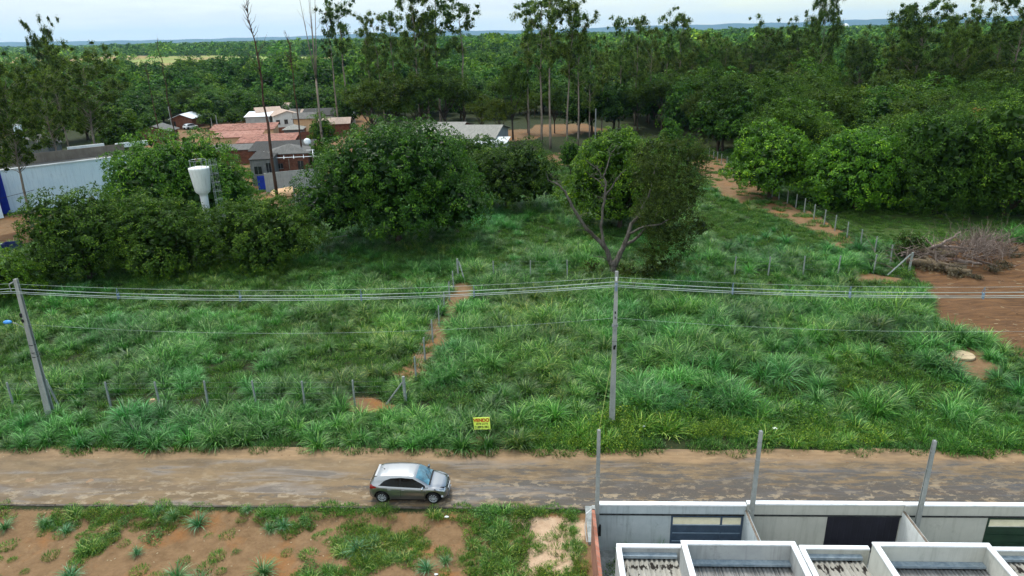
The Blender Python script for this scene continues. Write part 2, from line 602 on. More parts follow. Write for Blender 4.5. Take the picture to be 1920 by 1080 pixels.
# ---- ground sheet
def groundmat():
    n = NT('ground_earth')
    v = n.coord()
    at = n.n('ShaderNodeAttribute', attribute_name='soil')
    sp = n.n('ShaderNodeSeparateColor')
    n.l(at.outputs['Color'], sp.inputs[0])
    big = n.noise(v, 0.35, 6, 0.65)
    med = n.noise(v, 1.7, 6, 0.7)
    fine = n.noise(v, 9, 5, 0.7)
    base = n.mix(n.ramp(med, 0.35, 0.65), lin((28, 36, 18)), lin((48, 58, 28)))
    base = n.mix(n.ramp(fine, 0.55, 0.7), base, lin((72, 60, 42)))
    orange = n.mix(n.ramp(med, 0.3, 0.7), lin((100, 78, 54)), lin((130, 104, 76)))
    orange = n.mix(n.ramp(big, 0.52, 0.68), orange, lin((134, 92, 54)))
    orange = n.mix(n.math('MULTIPLY', n.ramp(fine, 0.5, 0.72), 0.45), orange, lin((94, 68, 50)))
    st = n.n('ShaderNodeMapping')
    st.inputs['Rotation'].default_value = (0, 0, rad(-28))
    st.inputs['Scale'].default_value = (0.35, 2.6, 1)
    n.l(v, st.inputs['Vector'])
    stre = n.noise(st.outputs[0], 1.2, 7, 0.75)
    brown = n.mix(n.ramp(stre, 0.3, 0.7), lin((62, 45, 33)), lin((118, 86, 56)))
    brown = n.mix(n.math('MULTIPLY', n.ramp(fine, 0.62, 0.74), 0.7), brown, lin((138, 122, 102)))
    lawn = n.mix(n.ramp(med, 0.35, 0.65), lin((44, 62, 26)), lin((64, 84, 36)))
    lawn = n.mix(n.ramp(big, 0.58, 0.7), lawn, lin((104, 82, 56)))
    sand = n.mix(n.ramp(med, 0.3, 0.7), lin((158, 130, 104)), lin((186, 160, 134)))
    nf = n.math('MULTIPLY', n.math('SUBTRACT', fine, 0.5), 0.9)

    def w(ch):
        return n.ramp(n.math('ADD', ch, nf), 0.38, 0.62)
    c = n.mix(w(sp.outputs[2]), base, lawn)
    c = n.mix(w(sp.outputs[0]), c, orange)
    c = n.mix(w(at.outputs['Alpha']), c, sand)
    c = n.mix(w(sp.outputs[1]), c, brown)
    h = n.math('ADD', n.math('MULTIPLY', fine, 0.4), med)
    n.bsdf(c, 0.95, 0.15, normal=n.bump(h, 0.10, 0.8))
    return n.m


def axis_pts(lo, hi, step, far_lo, far_hi, g=1.22):
    a = list(np.arange(lo, hi + 1e-6, step))
    s, x = step, hi
    while x < far_hi:
        s *= g
        x += s
        a.append(x)
    s, x = step, lo
    pre = []
    while x > far_lo:
        s *= g
        x -= s
        pre.append(x)
    return np.array(pre[::-1] + a)


gx = axis_pts(-80, 80, 0.45, -24000, 24000)
gy = axis_pts(15, 130, 0.42, -600, 24000)
GX, GY = np.meshgrid(gx, gy)
GZ = hgt(GX, GY)
# the road bed and the built plots stay under their own sheets
onroad = (GY > 27.6) & (GY < 33.0)
GZ = np.where(onroad, -0.02, GZ)
GZ = np.where((GX > 1.6) & (GY < 28.2), -0.02, GZ)
nV = GX.size
nx, ny = len(gx), len(gy)
idx = np.arange(nV).reshape(ny, nx)
Fq = np.stack([idx[:-1, :-1], idx[:-1, 1:], idx[1:, 1:], idx[1:, :-1]], -1).reshape(-1, 4)
M['ground'] = groundmat()
gm = npmesh('ground', np.stack([GX.ravel(), GY.ravel(), GZ.ravel()], -1), Fq, M['ground'], smooth=True)
sr_, sg_, sb_, sa_ = soil(GX.ravel(), GY.ravel())
ca = gm.attributes.new('soil', 'FLOAT_COLOR', 'POINT')
ca.data.foreach_set('color', np.stack([sr_, sg_, sb_, sa_], -1).astype(np.float32).ravel())
link('ground', gm, kind='structure')


# ---- road
def roadmat():
    n = NT('road_dirty_asphalt')
    v = n.coord()
    sep = n.n('ShaderNodeSeparateXYZ')
    n.l(v, sep.inputs[0])
    X, Y = sep.outputs[0], sep.outputs[1]
    lng = n.noise(n.scalev(v, (0.3, 1.0, 1)), 1.1, 8, 0.72, .3)
    lng2 = n.noise(n.scalev(v, (0.42, 2.0, 1)), 1.3, 9, 0.76, .3)
    pat = n.noise(n.scalev(v, (0.7, 1.3, 1)), 1.8, 9, 0.72, 0.3)
    fine = n.noise(v, 22, 4, 0.7)
    asph = n.mix(n.ramp(fine, 0.3, 0.7), lin((62, 58, 54)), lin((86, 80, 72)))
    mud = n.mix(n.ramp(lng, 0.35, 0.65), lin((94, 78, 56)), lin((122, 101, 73)))
    tan = n.mix(n.ramp(pat, 0.4, 0.7), lin((126, 110, 88)), lin((146, 130, 106)))
    # mud covers more of the road towards the left and towards its far side
    cover = n.math('ADD', n.math('MULTIPLY', n.ramp(X, 2, -16), 0.20), n.math('MULTIPLY', n.ramp(Y, 29.2, 31.4), 0.12))
    f = n.ramp(n.math('ADD', lng2, cover), 0.54, 0.63)
    c = n.mix(f, asph, mud)
    c = n.mix(n.math('MULTIPLY', n.ramp(pat, 0.53, 0.57), n.math('ADD', .25, n.math('MULTIPLY', n.ramp(Y, 30.6, 28.9), .65))), c, tan)
    c = n.mix(n.math('MULTIPLY', n.ramp(lng2, 0.62, 0.72), 0.7), c, lin((158, 140, 118)))
    edge = n.math('ADD', Y, n.math('MULTIPLY', n.math('SUBTRACT', n.noise(n.scalev(v, (0.3, 1, 1)), 1, 5), 0.5), 1.3))
    sand = n.mix(n.ramp(lng2, 0.35, 0.65), lin((116, 92, 64)), lin((144, 118, 86)))
    c = n.mix(n.ramp(edge, 31.7, 32.05), c, sand)
    wet = n.ramp(n.noise(n.scalev(v, (0.16, 0.9, 1)), 1.1, 5, 0.6, 0.5), 0.52, 0.66)
    wet = n.math('MULTIPLY', wet, n.math('SUBTRACT', 1.0, n.ramp(edge, 31.6, 32.2)))
    c = n.mix(n.math('MULTIPLY', wet, 0.55), c, lin((62, 58, 58)))
    blot = n.noise(n.scalev(v, (.35, .8, 1)), 1.0, 7, .75, .3)
    c = n.mix(n.math('MULTIPLY', n.ramp(blot, .45, .7), .55), c, lin((72, 60, 46)))
    rut = n.math('ABSOLUTE', n.math('SUBTRACT', Y, n.math('ADD', 29.1, n.math('MULTIPLY', n.noise(n.scalev(v, (.1, 0, 0)), 1, 2), .5))))
    c = n.mix(n.math('MULTIPLY', n.ramp(rut, .35, .1), n.math('MULTIPLY', n.ramp(lng2, .35, .6), .5)), c, lin((74, 64, 58)))
    rough = n.math('SUBTRACT', 0.85, n.math('MULTIPLY', wet, 0.68))
    h = n.math('ADD', n.math('MULTIPLY', fine, 0.15), lng2)
    bm = n.bump(h, 0.02, 0.6)
    n.bsdf(c, rough, 0.4, normal=bm)
    return n.m


rx = np.arange(-70, 70.1, 0.35)
ryv = np.concatenate([np.arange(27.95, 31.7, 0.3), np.arange(31.8, 33.3, 0.15)])
RX, RY = np.meshgrid(rx, ryv)
far = RY.copy()
# ragged far edge
wob = (fbm(rx, rx * 0, 3.0, 77) - 0.5) * 0.9
RY = np.where(RY > 31.7, 31.7 + (RY - 31.7) * (1 + wob[None, :] * 0.5), RY)
RZ = 0.012 + (fbm(RX, RY, 2.5, 55) - 0.5) * 0.02
RZ[-1, :] = -0.03
ri = np.arange(RX.size).reshape(RX.shape)
RF = np.stack([ri[:-1, :-1], ri[:-1, 1:], ri[1:, 1:], ri[1:, :-1]], -1).reshape(-1, 4)
M['road'] = roadmat()
link('road', npmesh('road', np.stack([RX.ravel(), RY.ravel(), RZ.ravel()], -1), RF, M['road'], smooth=True), kind='structure')
k = MB()
for i in range(-60, 3):
    if i % 1 == 0:
        k.box(i + 0.0, 27.87 + 0.02 * math.sin(i * 2.3), -0.09, 0.985, 0.12, 0.26, 0.01 * math.sin(i * 5.1), bev=0.015)
k.build('kerb', mottled('kerb_dirty', (52, 46, 40), (104, 96, 86), 1.6, .9, fine=.4), kind='structure')
k = MB()
k.b2(1.9, 25.4, -0.05, 60, 27.93, 0.13)
k.build('pavement', M['concrete'], kind='structure')

# ------------------------------------------------------------------ vegetation: meshes
def unit(a):
    return a / (np.linalg.norm(a, axis=-1, keepdims=True) + 1e-9)


def leaves(C, N, size, aspect=0.4, droop=0.3, rng=RNG, jit=0.6):
    """diamond leaves at C facing roughly N"""
    n = len(C)
    nrm = unit(N + rng.normal(0, jit, (n, 3)))
    d = rng.normal(0, 1, (n, 3))
    d[:, 2] -= droop
    d = unit(d - nrm * np.sum(d * nrm, -1, keepdims=True))
    s = np.cross(nrm, d)
    L = (size * rng.uniform(0.7, 1.3, n))[:, None]
    W = L * aspect * 0.5
    V = np.stack([C - d * L * 0.5, C + s * W - d * L * 0.05, C + d * L * 0.5, C - s * W - d * L * 0.05], 1).reshape(-1, 3)
    F = np.arange(4 * n).reshape(-1, 4)
    return V, F


def rdirs(n, rng=RNG, zmin=-1.0):
    z = rng.uniform(zmin, 1, n)
    a = rng.uniform(0, 2 * math.pi, n)
    r = np.sqrt(np.maximum(0, 1 - z * z))
    return np.stack([r * np.cos(a), r * np.sin(a), z], -1)


def crown_mesh(name, mat, lobes, clump=0.6, per=26, leaf=0.3, aspect=0.4, dens=1.0, seed=1, droop=0.4, zmin=-0.45, core=0.25, dome=True, jit=0.45, rag=0.16):
    """lobes: (x,y,z,rx,ry,rz). Leaf clumps cover the outside of every lobe, larger leaves fill the inside."""
    rng = np.random.default_rng(seed)
    Ls = np.array(lobes, float)
    CC, NN = [], []
    for i, (x, y, z, a, b, c) in enumerate(Ls):
        area = 4 * math.pi * (((a * b) ** 1.6 + (a * c) ** 1.6 + (b * c) ** 1.6) / 3) ** (1 / 1.6)
        n = max(3, int(area * (1 - zmin) / 2 * dens / (math.pi * clump * clump)))
        d = rdirs(n, rng, zmin)
        rr = rng.uniform(1 - rag, 1 + rag * 0.8, (n, 1))
        p = np.array([x, y, z]) + d * np.array([a, b, c]) * rr
        nn = unit(d / np.array([a, b, c]))
        keep = np.ones(n, bool)
        for j, (x2, y2, z2, a2, b2, c2) in enumerate(Ls):
            if j != i:
                q = ((p - [x2, y2, z2]) / [a2, b2, c2])
                keep &= (q ** 2).sum(-1) > 0.72
        CC.append(p[keep])
        NN.append(nn[keep])
    CC, NN = np.concatenate(CC), np.concatenate(NN)
    n = len(CC)
    cv = rng.uniform(0, 1, n)
    cs = clump * rng.uniform(0.65, 1.3, n)
    ci = np.repeat(np.arange(n), per)
    up = unit(NN[ci] + np.array([0, 0, 0.35]))
    if dome:
        off = unit(rdirs(len(ci), rng) + up * 0.95)
    else:
        off = rng.normal(0, 0.55, (len(ci), 3))
    P = CC[ci] + off * cs[ci][:, None] * rng.uniform(0.7, 1.05, (len(ci), 1))
    V, F = leaves(P, unit(off + up * 0.4), np.full(len(ci), leaf), aspect, droop, rng, jit)
    v = 0.55 * rng.uniform(0, 1, len(ci)) + 0.45 * cv[ci]
    Vs, Fs, vs = [V], [F], [v]
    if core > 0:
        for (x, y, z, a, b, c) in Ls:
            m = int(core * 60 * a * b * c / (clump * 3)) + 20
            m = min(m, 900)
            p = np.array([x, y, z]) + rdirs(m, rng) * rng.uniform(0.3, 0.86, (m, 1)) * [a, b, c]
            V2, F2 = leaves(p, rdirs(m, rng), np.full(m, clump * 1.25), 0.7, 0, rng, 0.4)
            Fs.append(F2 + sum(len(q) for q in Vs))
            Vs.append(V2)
            vs.append(rng.uniform(0, 0.25, m))  # inner leaves take only the darkest tones, painting in the crown's inner shade
    return npmesh(name, np.concatenate(Vs), np.concatenate(Fs), mat, np.concatenate(vs))


def limb(mb, p0, p1, r0, r1, seed, wob=0.12, n=6, sides=7):
    rnd = random.Random(seed)
    p0, p1 = Vector(p0), Vector(p1)
    L = (p1 - p0).length
    pts, rs = [], []
    for i in range(n + 1):
        t = i / n
        o = Vector((rnd.uniform(-1, 1), rnd.uniform(-1, 1), rnd.uniform(-.5, .5))) * (wob * L * 0.35 * math.sin(math.pi * t))
        pts.append(p0.lerp(p1, t) + o)
        rs.append(r0 + (r1 - r0) * t ** 0.8)
    mb.tube(pts, rs, sides)
    return pts


M['leaf_mango'] = leafmat('mango_leaves', (20, 46, 14), (66, 108, 30), (124, 162, 46), rough=0.5, spec=0.18)
M['leaf_wood'] = leafmat('broad_leaves', (26, 48, 16), (64, 98, 32), (116, 146, 52), spec=0.15, rough=.6)
M['leaf_euc'] = leafmat('eucalypt_leaves', (34, 54, 24), (78, 104, 46), (122, 142, 74), spec=.15, rough=.6)
M['leaf_fine'] = leafmat('feathery_leaves', (34, 50, 18), (66, 88, 34), (100, 120, 52), spec=.12, rough=.65)
M['leaf_far'] = leafmat('woodland_leaves', (26, 50, 20), (70, 104, 38), (118, 146, 58), inst=True, spec=.12, rough=.65)
M['grass'] = leafmat('guinea_grass_blades', (32, 78, 22), (78, 134, 46), (156, 190, 112), inst=True, rough=0.45, trans=0.25, spec=0.35)
M['weed'] = leafmat('weed_leaves', (36, 70, 20), (74, 116, 34), (128, 154, 54), inst=True, spec=.2)
M['grass1'] = leafmat('tuft_blades', (40, 88, 38), (82, 138, 74), (168, 198, 152), rough=0.4, trans=0.25, spec=0.45)
M['weed1'] = leafmat('plant_leaves', (44, 80, 28), (80, 124, 44), (122, 152, 66))


def blades_mesh(name, mat, n, L, r0, e0, bend, w, seed, segs=5, aspread=1.0, dry=0.05):
    rng = np.random.default_rng(seed)
    phi = rng.uniform(0, 2 * math.pi, n)
    br = r0 * np.sqrt(rng.uniform(0, 1, n))
    bphi = phi + rng.normal(0, 0.8, n)
    x0, y0 = br * np.cos(bphi), br * np.sin(bphi)
    Ln = L * rng.uniform(0.55, 1.15, n)
    el = np.radians(rng.uniform(e0[0], e0[1], n))
    bd = np.radians(rng.uniform(bend[0], bend[1], n))
    W = w * rng.uniform(0.7, 1.3, n)
    X, Y, Z = x0.copy(), y0.copy(), np.full(n, -0.05)
    sx, sy = -np.sin(phi), np.cos(phi)
    Vs = []
    for k in range(segs + 1):
        t = k / segs
        ww = W * (1 - t ** 2.2) * 0.5 + 0.001
        Vs.append(np.stack([X + sx * ww, Y + sy * ww, Z], -1))
        Vs.append(np.stack([X - sx * ww, Y - sy * ww, Z], -1))
        e = el - bd * (t ** 1.2)
        st = Ln / segs
        X = X + np.cos(phi) * np.cos(e) * st
        Y = Y + np.sin(phi) * np.cos(e) * st
        Z = Z + np.sin(e) * st
        phi = phi + rng.normal(0, 0.06, n)
    V = np.stack(Vs, 1).reshape(-1, 3)
    m = 2 * (segs + 1)
    b = (np.arange(n) * m)[:, None]
    F = np.concatenate([np.stack([b[:, 0] + 2 * k, b[:, 0] + 2 * k + 1, b[:, 0] + 2 * k + 3, b[:, 0] + 2 * k + 2], -1) for k in range(segs)])
    v = rng.uniform(0, 0.86, n)
    v = np.where(rng.uniform(0, 1, n) < dry, 1.0, v)
    return npmesh(name, V, F, mat, np.tile(v, segs))


def weed_mesh(name, mat, n, r, h, leaf, seed):
    rng = np.random.default_rng(seed)
    d = rdirs(n, rng, 0.0)
    P = d * np.array([r, r, h]) * rng.uniform(0.35, 1.05, (n, 1)) ** 0.6
    P[:, :2] *= (1 + 0.35 * np.sin(3 * np.arctan2(P[:, 1], P[:, 0]) + seed))[:, None]
    P[:, 2] += 0.02
    V, F = leaves(P, unit(d + [0, 0, 0.8]), np.full(n, leaf), 0.5, 0, rng, 0.5)
    return npmesh(name, V, F, mat, rng.uniform(0, 1, n))


# ------------------------------------------------------------------ stuff scattered with geometry nodes
def scatter(name, pts, scl, rot, tint, var, meshes, z=None):
    n = len(pts)
    me = bpy.data.meshes.new(name)
    me.vertices.add(n)
    me.vertices.foreach_set('co', np.ascontiguousarray(pts, np.float32).ravel())
    a = me.attributes.new('scl', 'FLOAT_VECTOR', 'POINT')
    a.data.foreach_set('vector', np.ascontiguousarray(scl, np.float32).ravel())
    a = me.attributes.new('rot', 'FLOAT_VECTOR', 'POINT')
    a.data.foreach_set('vector', np.ascontiguousarray(rot, np.float32).ravel())
    a = me.attributes.new('tint', 'FLOAT_COLOR', 'POINT')
    a.data.foreach_set('color', np.concatenate([tint, np.ones((n, 1))], 1).astype(np.float32).ravel())
    a = me.attributes.new('var', 'INT', 'POINT')
    a.data.foreach_set('value', np.ascontiguousarray(var, np.int32))
    me.update()
    o = link(name, me, kind='stuff')
    ng = bpy.data.node_groups.new(name, 'GeometryNodeTree')
    ng.interface.new_socket('Geometry', in_out='INPUT', socket_type='NodeSocketGeometry')
    ng.interface.new_socket('Geometry', in_out='OUTPUT', socket_type='NodeSocketGeometry')
    gi, go = ng.nodes.new('NodeGroupInput'), ng.nodes.new('NodeGroupOutput')
    jn = ng.nodes.new('GeometryNodeJoinGeometry')

    def attr(nm, ty):
        x = ng.nodes.new('GeometryNodeInputNamedAttribute')
        x.data_type = ty
        x.inputs['Name'].default_value = nm
        return x.outputs['Attribute']
    s, r, v = attr('scl', 'FLOAT_VECTOR'), attr('rot', 'FLOAT_VECTOR'), attr('var', 'INT')
    er = ng.nodes.new('FunctionNodeEulerToRotation')
    ng.links.new(r, er.inputs[0])
    for kk, m in enumerate(meshes):
        src = bpy.data.objects.new(name + '_piece', m)
        oi = ng.nodes.new('GeometryNodeObjectInfo')
        oi.inputs['Object'].default_value = src
        ip = ng.nodes.new('GeometryNodeInstanceOnPoints')
        cp = ng.nodes.new('FunctionNodeCompare')
        cp.data_type = 'INT'
        cp.operation = 'EQUAL'
        ng.links.new(v, cp.inputs[2])
        cp.inputs[3].default_value = kk
        ng.links.new(gi.outputs[0], ip.inputs['Points'])
        ng.links.new(cp.outputs[0], ip.inputs['Selection'])
        ng.links.new(oi.outputs['Geometry'], ip.inputs['Instance'])
        ng.links.new(er.outputs[0], ip.inputs['Rotation'])
        ng.links.new(s, ip.inputs['Scale'])
        ng.links.new(ip.outputs[0], jn.inputs[0])
    ng.links.new(jn.outputs[0], go.inputs[0])
    md = o.modifiers.new('scatter', 'NODES')
    md.node_group = ng
    return o


def jgrid(x0, x1, y0, y1, st, seed=0, jit=0.9):
    rng = np.random.default_rng(seed)
    X, Y = np.meshgrid(np.arange(x0, x1, st), np.arange(y0, y1, st))
    X = X + rng.uniform(-.5, .5, X.shape) * st * jit
    Y = Y + rng.uniform(-.5, .5, X.shape) * st * jit
    return X.ravel(), Y.ravel()


def tints(n, rng, cols, wts, sd=0.1):
    c = np.array(cols)[rng.choice(len(cols), n, p=np.array(wts) / sum(wts))]
    return np.clip(c * rng.uniform(1 - sd, 1 + sd, (n, 1)), 0, 2)


# ---- tall grass of the lots
tufts = [blades_mesh('grass_tuft', M['grass'], 170, 1.28, 0.2, (34, 88), (55, 125), 0.034, 40 + i, dry=.08) for i in range(3)]
tufts += [blades_mesh('grass_low', M['grass'], 140, 0.72, 0.32, (28, 85), (35, 115), 0.028, 50 + i, segs=4, dry=.09) for i in range(2)]
short = [blades_mesh('grass_short', M['grass'], 230, 0.30, 0.55, (35, 88), (20, 80), 0.026, 60 + i, segs=2, dry=0.03) for i in range(2)]
weeds = [weed_mesh('weed_low', M['weed'], 420, 0.55, 0.5, 0.085, 70 + i) for i in range(3)]

rng = np.random.default_rng(5)


def field_points():
    out = []
    # tall tufts
    x, y = jgrid(-62, 62, 33.3, 100, 0.62, 1)
    r, g, b, a = soil(x, y)
    n1 = fbm(x, y, 5.5, 101)
    n2 = vn(x, y, 2.2, 111)
    dens = np.full(x.shape, 0.42) + (n1 - 0.5) * 1.5 + (n2 - .5) * .6
    dens = np.where(y < 36.6, 0.46, dens)
    right_verge = (x > -1.2) & (y < 36.4)
    dens = np.where(right_verge, 0.0, dens)
    dens = np.where((x > 3) & (x < 27) & (y > 36.4) & (y < 38.2), np.where(n2 > 0.45, 0.9, 0.05), dens)
    low = (x > 12) & (y > 38.2) & (y < 41.5)
    dens = np.where(low, dens * 0.25, dens)
    dens = np.where(x > 26.5, np.where(y < 46, dens * 0.5, dens), dens)
    dens = np.where(y > 62, dens * (1 - 0.55 * sstep(66, 74, y) * (x > -5)), dens)
    dens = np.where((x > 18) & (y > 66), dens * 0.35, dens)
    bare = np.maximum.reduce([r, g, a])
    keep = (rng.uniform(0, 1, x.shape) < dens) & (bare < 0.35) & (b < 0.4)
    x, y, n1, n2 = x[keep], y[keep], n1[keep], n2[keep]
    s = (0.16 + 1.1 * n1 + 0.4 * n2) * rng.uniform(0.7, 1.25, x.shape)
    s = np.where((y < 36.6) & (x < -1), s * 0.7 + 0.42, s)
    s = np.where(x < -9.5, s * 0.92, s)
    s = np.where(y > 63, s * 0.95, s)
    s = s * 0.98
    var = np.where(s > 0.68, rng.integers(0, 3, x.shape), rng.integers(3, 5, x.shape))
    s = np.where(var > 2, s * 1.55, s)
    out.append((x, y, s, var))
    # big single tufts seen in the photo
    big = [(1660, 765, 1.5), (1640, 745, 1.2), (1700, 750, 1.2), (1575, 780, 1.1), (1600, 800, .95), (1540, 790, .9), (1780, 790, 1.25), (1820, 800, 1.0), (1465, 785, 1.25), (1495, 790, .8), (1400, 765, 1.15), (1350, 770, .95),
           (1290, 770, 1.05), (1190, 770, 1.35), (1170, 760, 1.2), (1040, 790, 1.3), (970, 800, 1.35), (1000, 780, 1.2), (720, 560, 1.5), (760, 555, 1.5), (790, 560, 1.6), (640, 550, 1.5), (610, 555, 1.3), (905, 540, 1.35), (880, 480, 1.5), (890, 470, 1.4),
           (1640, 500, 1.6), (1600, 495, 1.4), (640, 725, 1.4), (660, 720, 1.3), (1610, 470, 1.4), (1440, 510, 1.3), (1400, 500, 1.2), (620, 740, 1.2), (240, 790, 1.4), (270, 780, 1.2), (780, 780, 1.2), (1380, 500, 1.3),
           (1740, 470, 1.6), (1720, 465, 1.4), (1690, 470, 1.2), (1895, 455, 1.8), (1915, 450, 1.8), (1930, 460, 1.7)]
    bx = np.array([G(a, b).x for a, b, c in big])
    by = np.array([G(a, b).y for a, b, c in big])
    out.append((bx, by, np.array([c for a, b, c in big]) * 0.95, rng.integers(0, 3, len(big))))
    return [np.concatenate(z) for z in zip(*out)]


x, y, s, var = field_points()
z = hgt(x, y)
n = len(x)
hue = fbm(x, y, 7, 201)
rng = np.random.default_rng(6)
tn = np.stack([0.88 + 1.1 * (hue - 0.5) + rng.uniform(-.15, .15, n), 0.95 + rng.uniform(-.16, .16, n), 0.92 - 0.9 * (hue - 0.5) + rng.uniform(-.15, .15, n)], -1)
tn *= np.array([.94, .95, .80])
tn *= np.clip(1.02 + (fbm(x, y, 4, 301) - 0.5) * 1.5, 0.5, 1.5)[:, None]
scatter('tall_grass', np.stack([x, y, z], -1), np.stack([s, s, s * rng.uniform(.8, 1.15, n)], -1), np.stack([rng.normal(0, .09, n), rng.normal(0, .09, n), rng.uniform(0, 6.28, n)], -1), tn, var, tufts)

# ---- low grass under and between
x, y = jgrid(-62, 66, 33.1, 135, 0.74, 2)
r, g, b, a = soil(x, y)
bare = np.maximum.reduce([r, g, a])
nn = fbm(x, y, 3.2, 401)
dens = np.where(b > 0.3, 0.62 + (nn - .5) * 1.4, 0.86 + (nn - .5) * 0.7)
dens = np.where(y > 92, dens * 0.8, dens)
dens = np.where((bare > 0.4) & (g < 0.4), 0.10 + 0.9 * sstep(0.62, 0.7, nn), dens)
dens = np.where(g > 0.35, 0.015, dens)
keep = rng.uniform(0, 1, x.shape) < dens
x, y, b = x[keep], y[keep], b[keep]
n = len(x)
s = rng.uniform(0.7, 1.35, n) * np.where(b > 0.3, 0.65, 1.0)
verge = (y < 36.6) & (x > -2)
hue = fbm(x, y, 5, 203)
tn = np.stack([0.95 + 0.7 * (hue - 0.4), 0.92 + 0.2 * (hue - .5), 0.75 - 0.5 * (hue - 0.5)], -1) * rng.uniform(.85, 1.1, (n, 1))
tn = np.where(b[:, None] > 0.3, tn * [1.05, 0.95, 0.75], tn)
scatter('short_grass', np.stack([x, y, hgt(x, y)], -1), np.stack([s, s, s * rng.uniform(.7, 1.4, n)], -1), np.stack([x * 0, x * 0, rng.uniform(0, 6.28, n)], -1), tn, rng.integers(0, 2, n), short)

# ---- leafy weeds: right verge, seams, foreground plot
x, y = jgrid(-1.5, 62, 32.95, 37.2, 0.42, 3)
e = 33.15 + (vn(x, y * 0, 2.5, 8) - 0.5) * 0.9
bare_gap = (x > 5.4) & (x < 12) & (y < 34.3)
n1 = fbm(x, y, 2.5, 402)
keep = (y > e) & ~bare_gap & (rng.uniform(0, 1, x.shape) < np.where(y < 36.2, 0.85, 0.35))
x, y, n1 = x[keep], y[keep], n1[keep]
s1 = rng.uniform(0.5, 1.4, len(x)) * (0.35 + 1.2 * n1)
gold = sstep(0.42, 0.62, vn(x, y, 4.5, 77)) * (y < 36)
t1 = np.stack([0.95 + 0.6 * gold, 1.1 + 0.2 * gold, 0.8 + 0.05 * gold], -1) * rng.uniform(.8, 1.15, (len(x), 1))
x2, y2 = jgrid(-62, 62, 37, 92, 1.5, 4)
r, g, b, a = soil(x2, y2)
keep = (np.maximum.reduce([r, g, a]) < .4) & (fbm(x2, y2, 6, 403) > 0.54)
x2, y2 = x2[keep], y2[keep]
s2 = rng.uniform(0.7, 1.4, len(x2))
t2 = np.stack([0.95 + 0 * x2, 0.95 + 0 * x2, 0.85 + 0 * x2], -1) * rng.uniform(.75, 1.2, (len(x2), 1))
# foreground plot
x3, y3 = jgrid(-36, 1.7, 18.5, 27.75, 0.36, 5)
f = fbm(x3, y3, 2.1, 404) + 0.19 * sstep(-12, -2, x3) + 0.08 * sstep(26.4, 27.2, y3) - 0.03 * sstep(-8, -20, x3)
r, g, b, a = soil(x3, y3)
wall_side = sstep(0.4, 1.4, x3) * 0.25
keep = (f + wall_side - a * 0.3 > 0.61) & (rng.uniform(0, 1, x3.shape) < 0.75)
x3, y3, f3 = x3[keep], y3[keep], f[keep]
s3 = rng.uniform(0.3, 0.95, len(x3)) * (0.6 + 1.2 * (f3 - 0.5))
t3 = np.stack([0.8 + 0.7 * vn(x3, y3, 2.5, 12), 1.0 + 0 * x3, 0.8 + 0 * x3], -1) * rng.uniform(.85, 1.2, (len(x3), 1))
x, y = np.concatenate([x, x2, x3]), np.concatenate([y, y2, y3])
s, tn = np.concatenate([s1, s2, s3]), np.concatenate([t1, t2, t3])
n = len(x)
scatter('weeds', np.stack([x, y, hgt(x, y)], -1), np.stack([s, s, s * rng.uniform(.7, 1.2, n)], -1), np.stack([x * 0, x * 0, rng.uniform(0, 6.28, n)], -1), tn, np.where((y < 37.2) & (rng.random(n) < .42), rng.integers(3, 5, n), rng.integers(0, 3, n)), weeds + tufts[3:5])
# sparse short grass on the foreground plot
x, y = jgrid(-36, 1.8, 18.5, 27.8, 0.42, 6)
f = fbm(x, y, 2.1, 404) + 0.22 * sstep(-12, -1, x) + 0.14 * sstep(26.4, 27.4, y) - 0.06 * sstep(-14, -30, x) + sstep(0.2, 1.4, x) * 0.3
keep = (f - .25 * soil(x, y)[3] > 0.57) & (rng.uniform(0, 1, x.shape) < 0.8) | (rng.uniform(0, 1, x.shape) < 0.05)
x, y = x[keep], y[keep]
n = len(x)
s = rng.uniform(0.35, 0.8, n)
hue = vn(x, y, 3, 91)
tn = np.stack([0.9 + 0.8 * hue, 1.0 + 0.15 * hue, 0.75 + 0 * hue], -1) * rng.uniform(.9, 1.2, (n, 1))
scatter('plot_grass', np.stack([x, y, hgt(x, y)], -1), np.stack([s, s, s * rng.uniform(.7, 1.3, n)], -1), np.stack([x * 0, x * 0, rng.uniform(0, 6.28, n)], -1), tn, rng.integers(0, 2, n), short)

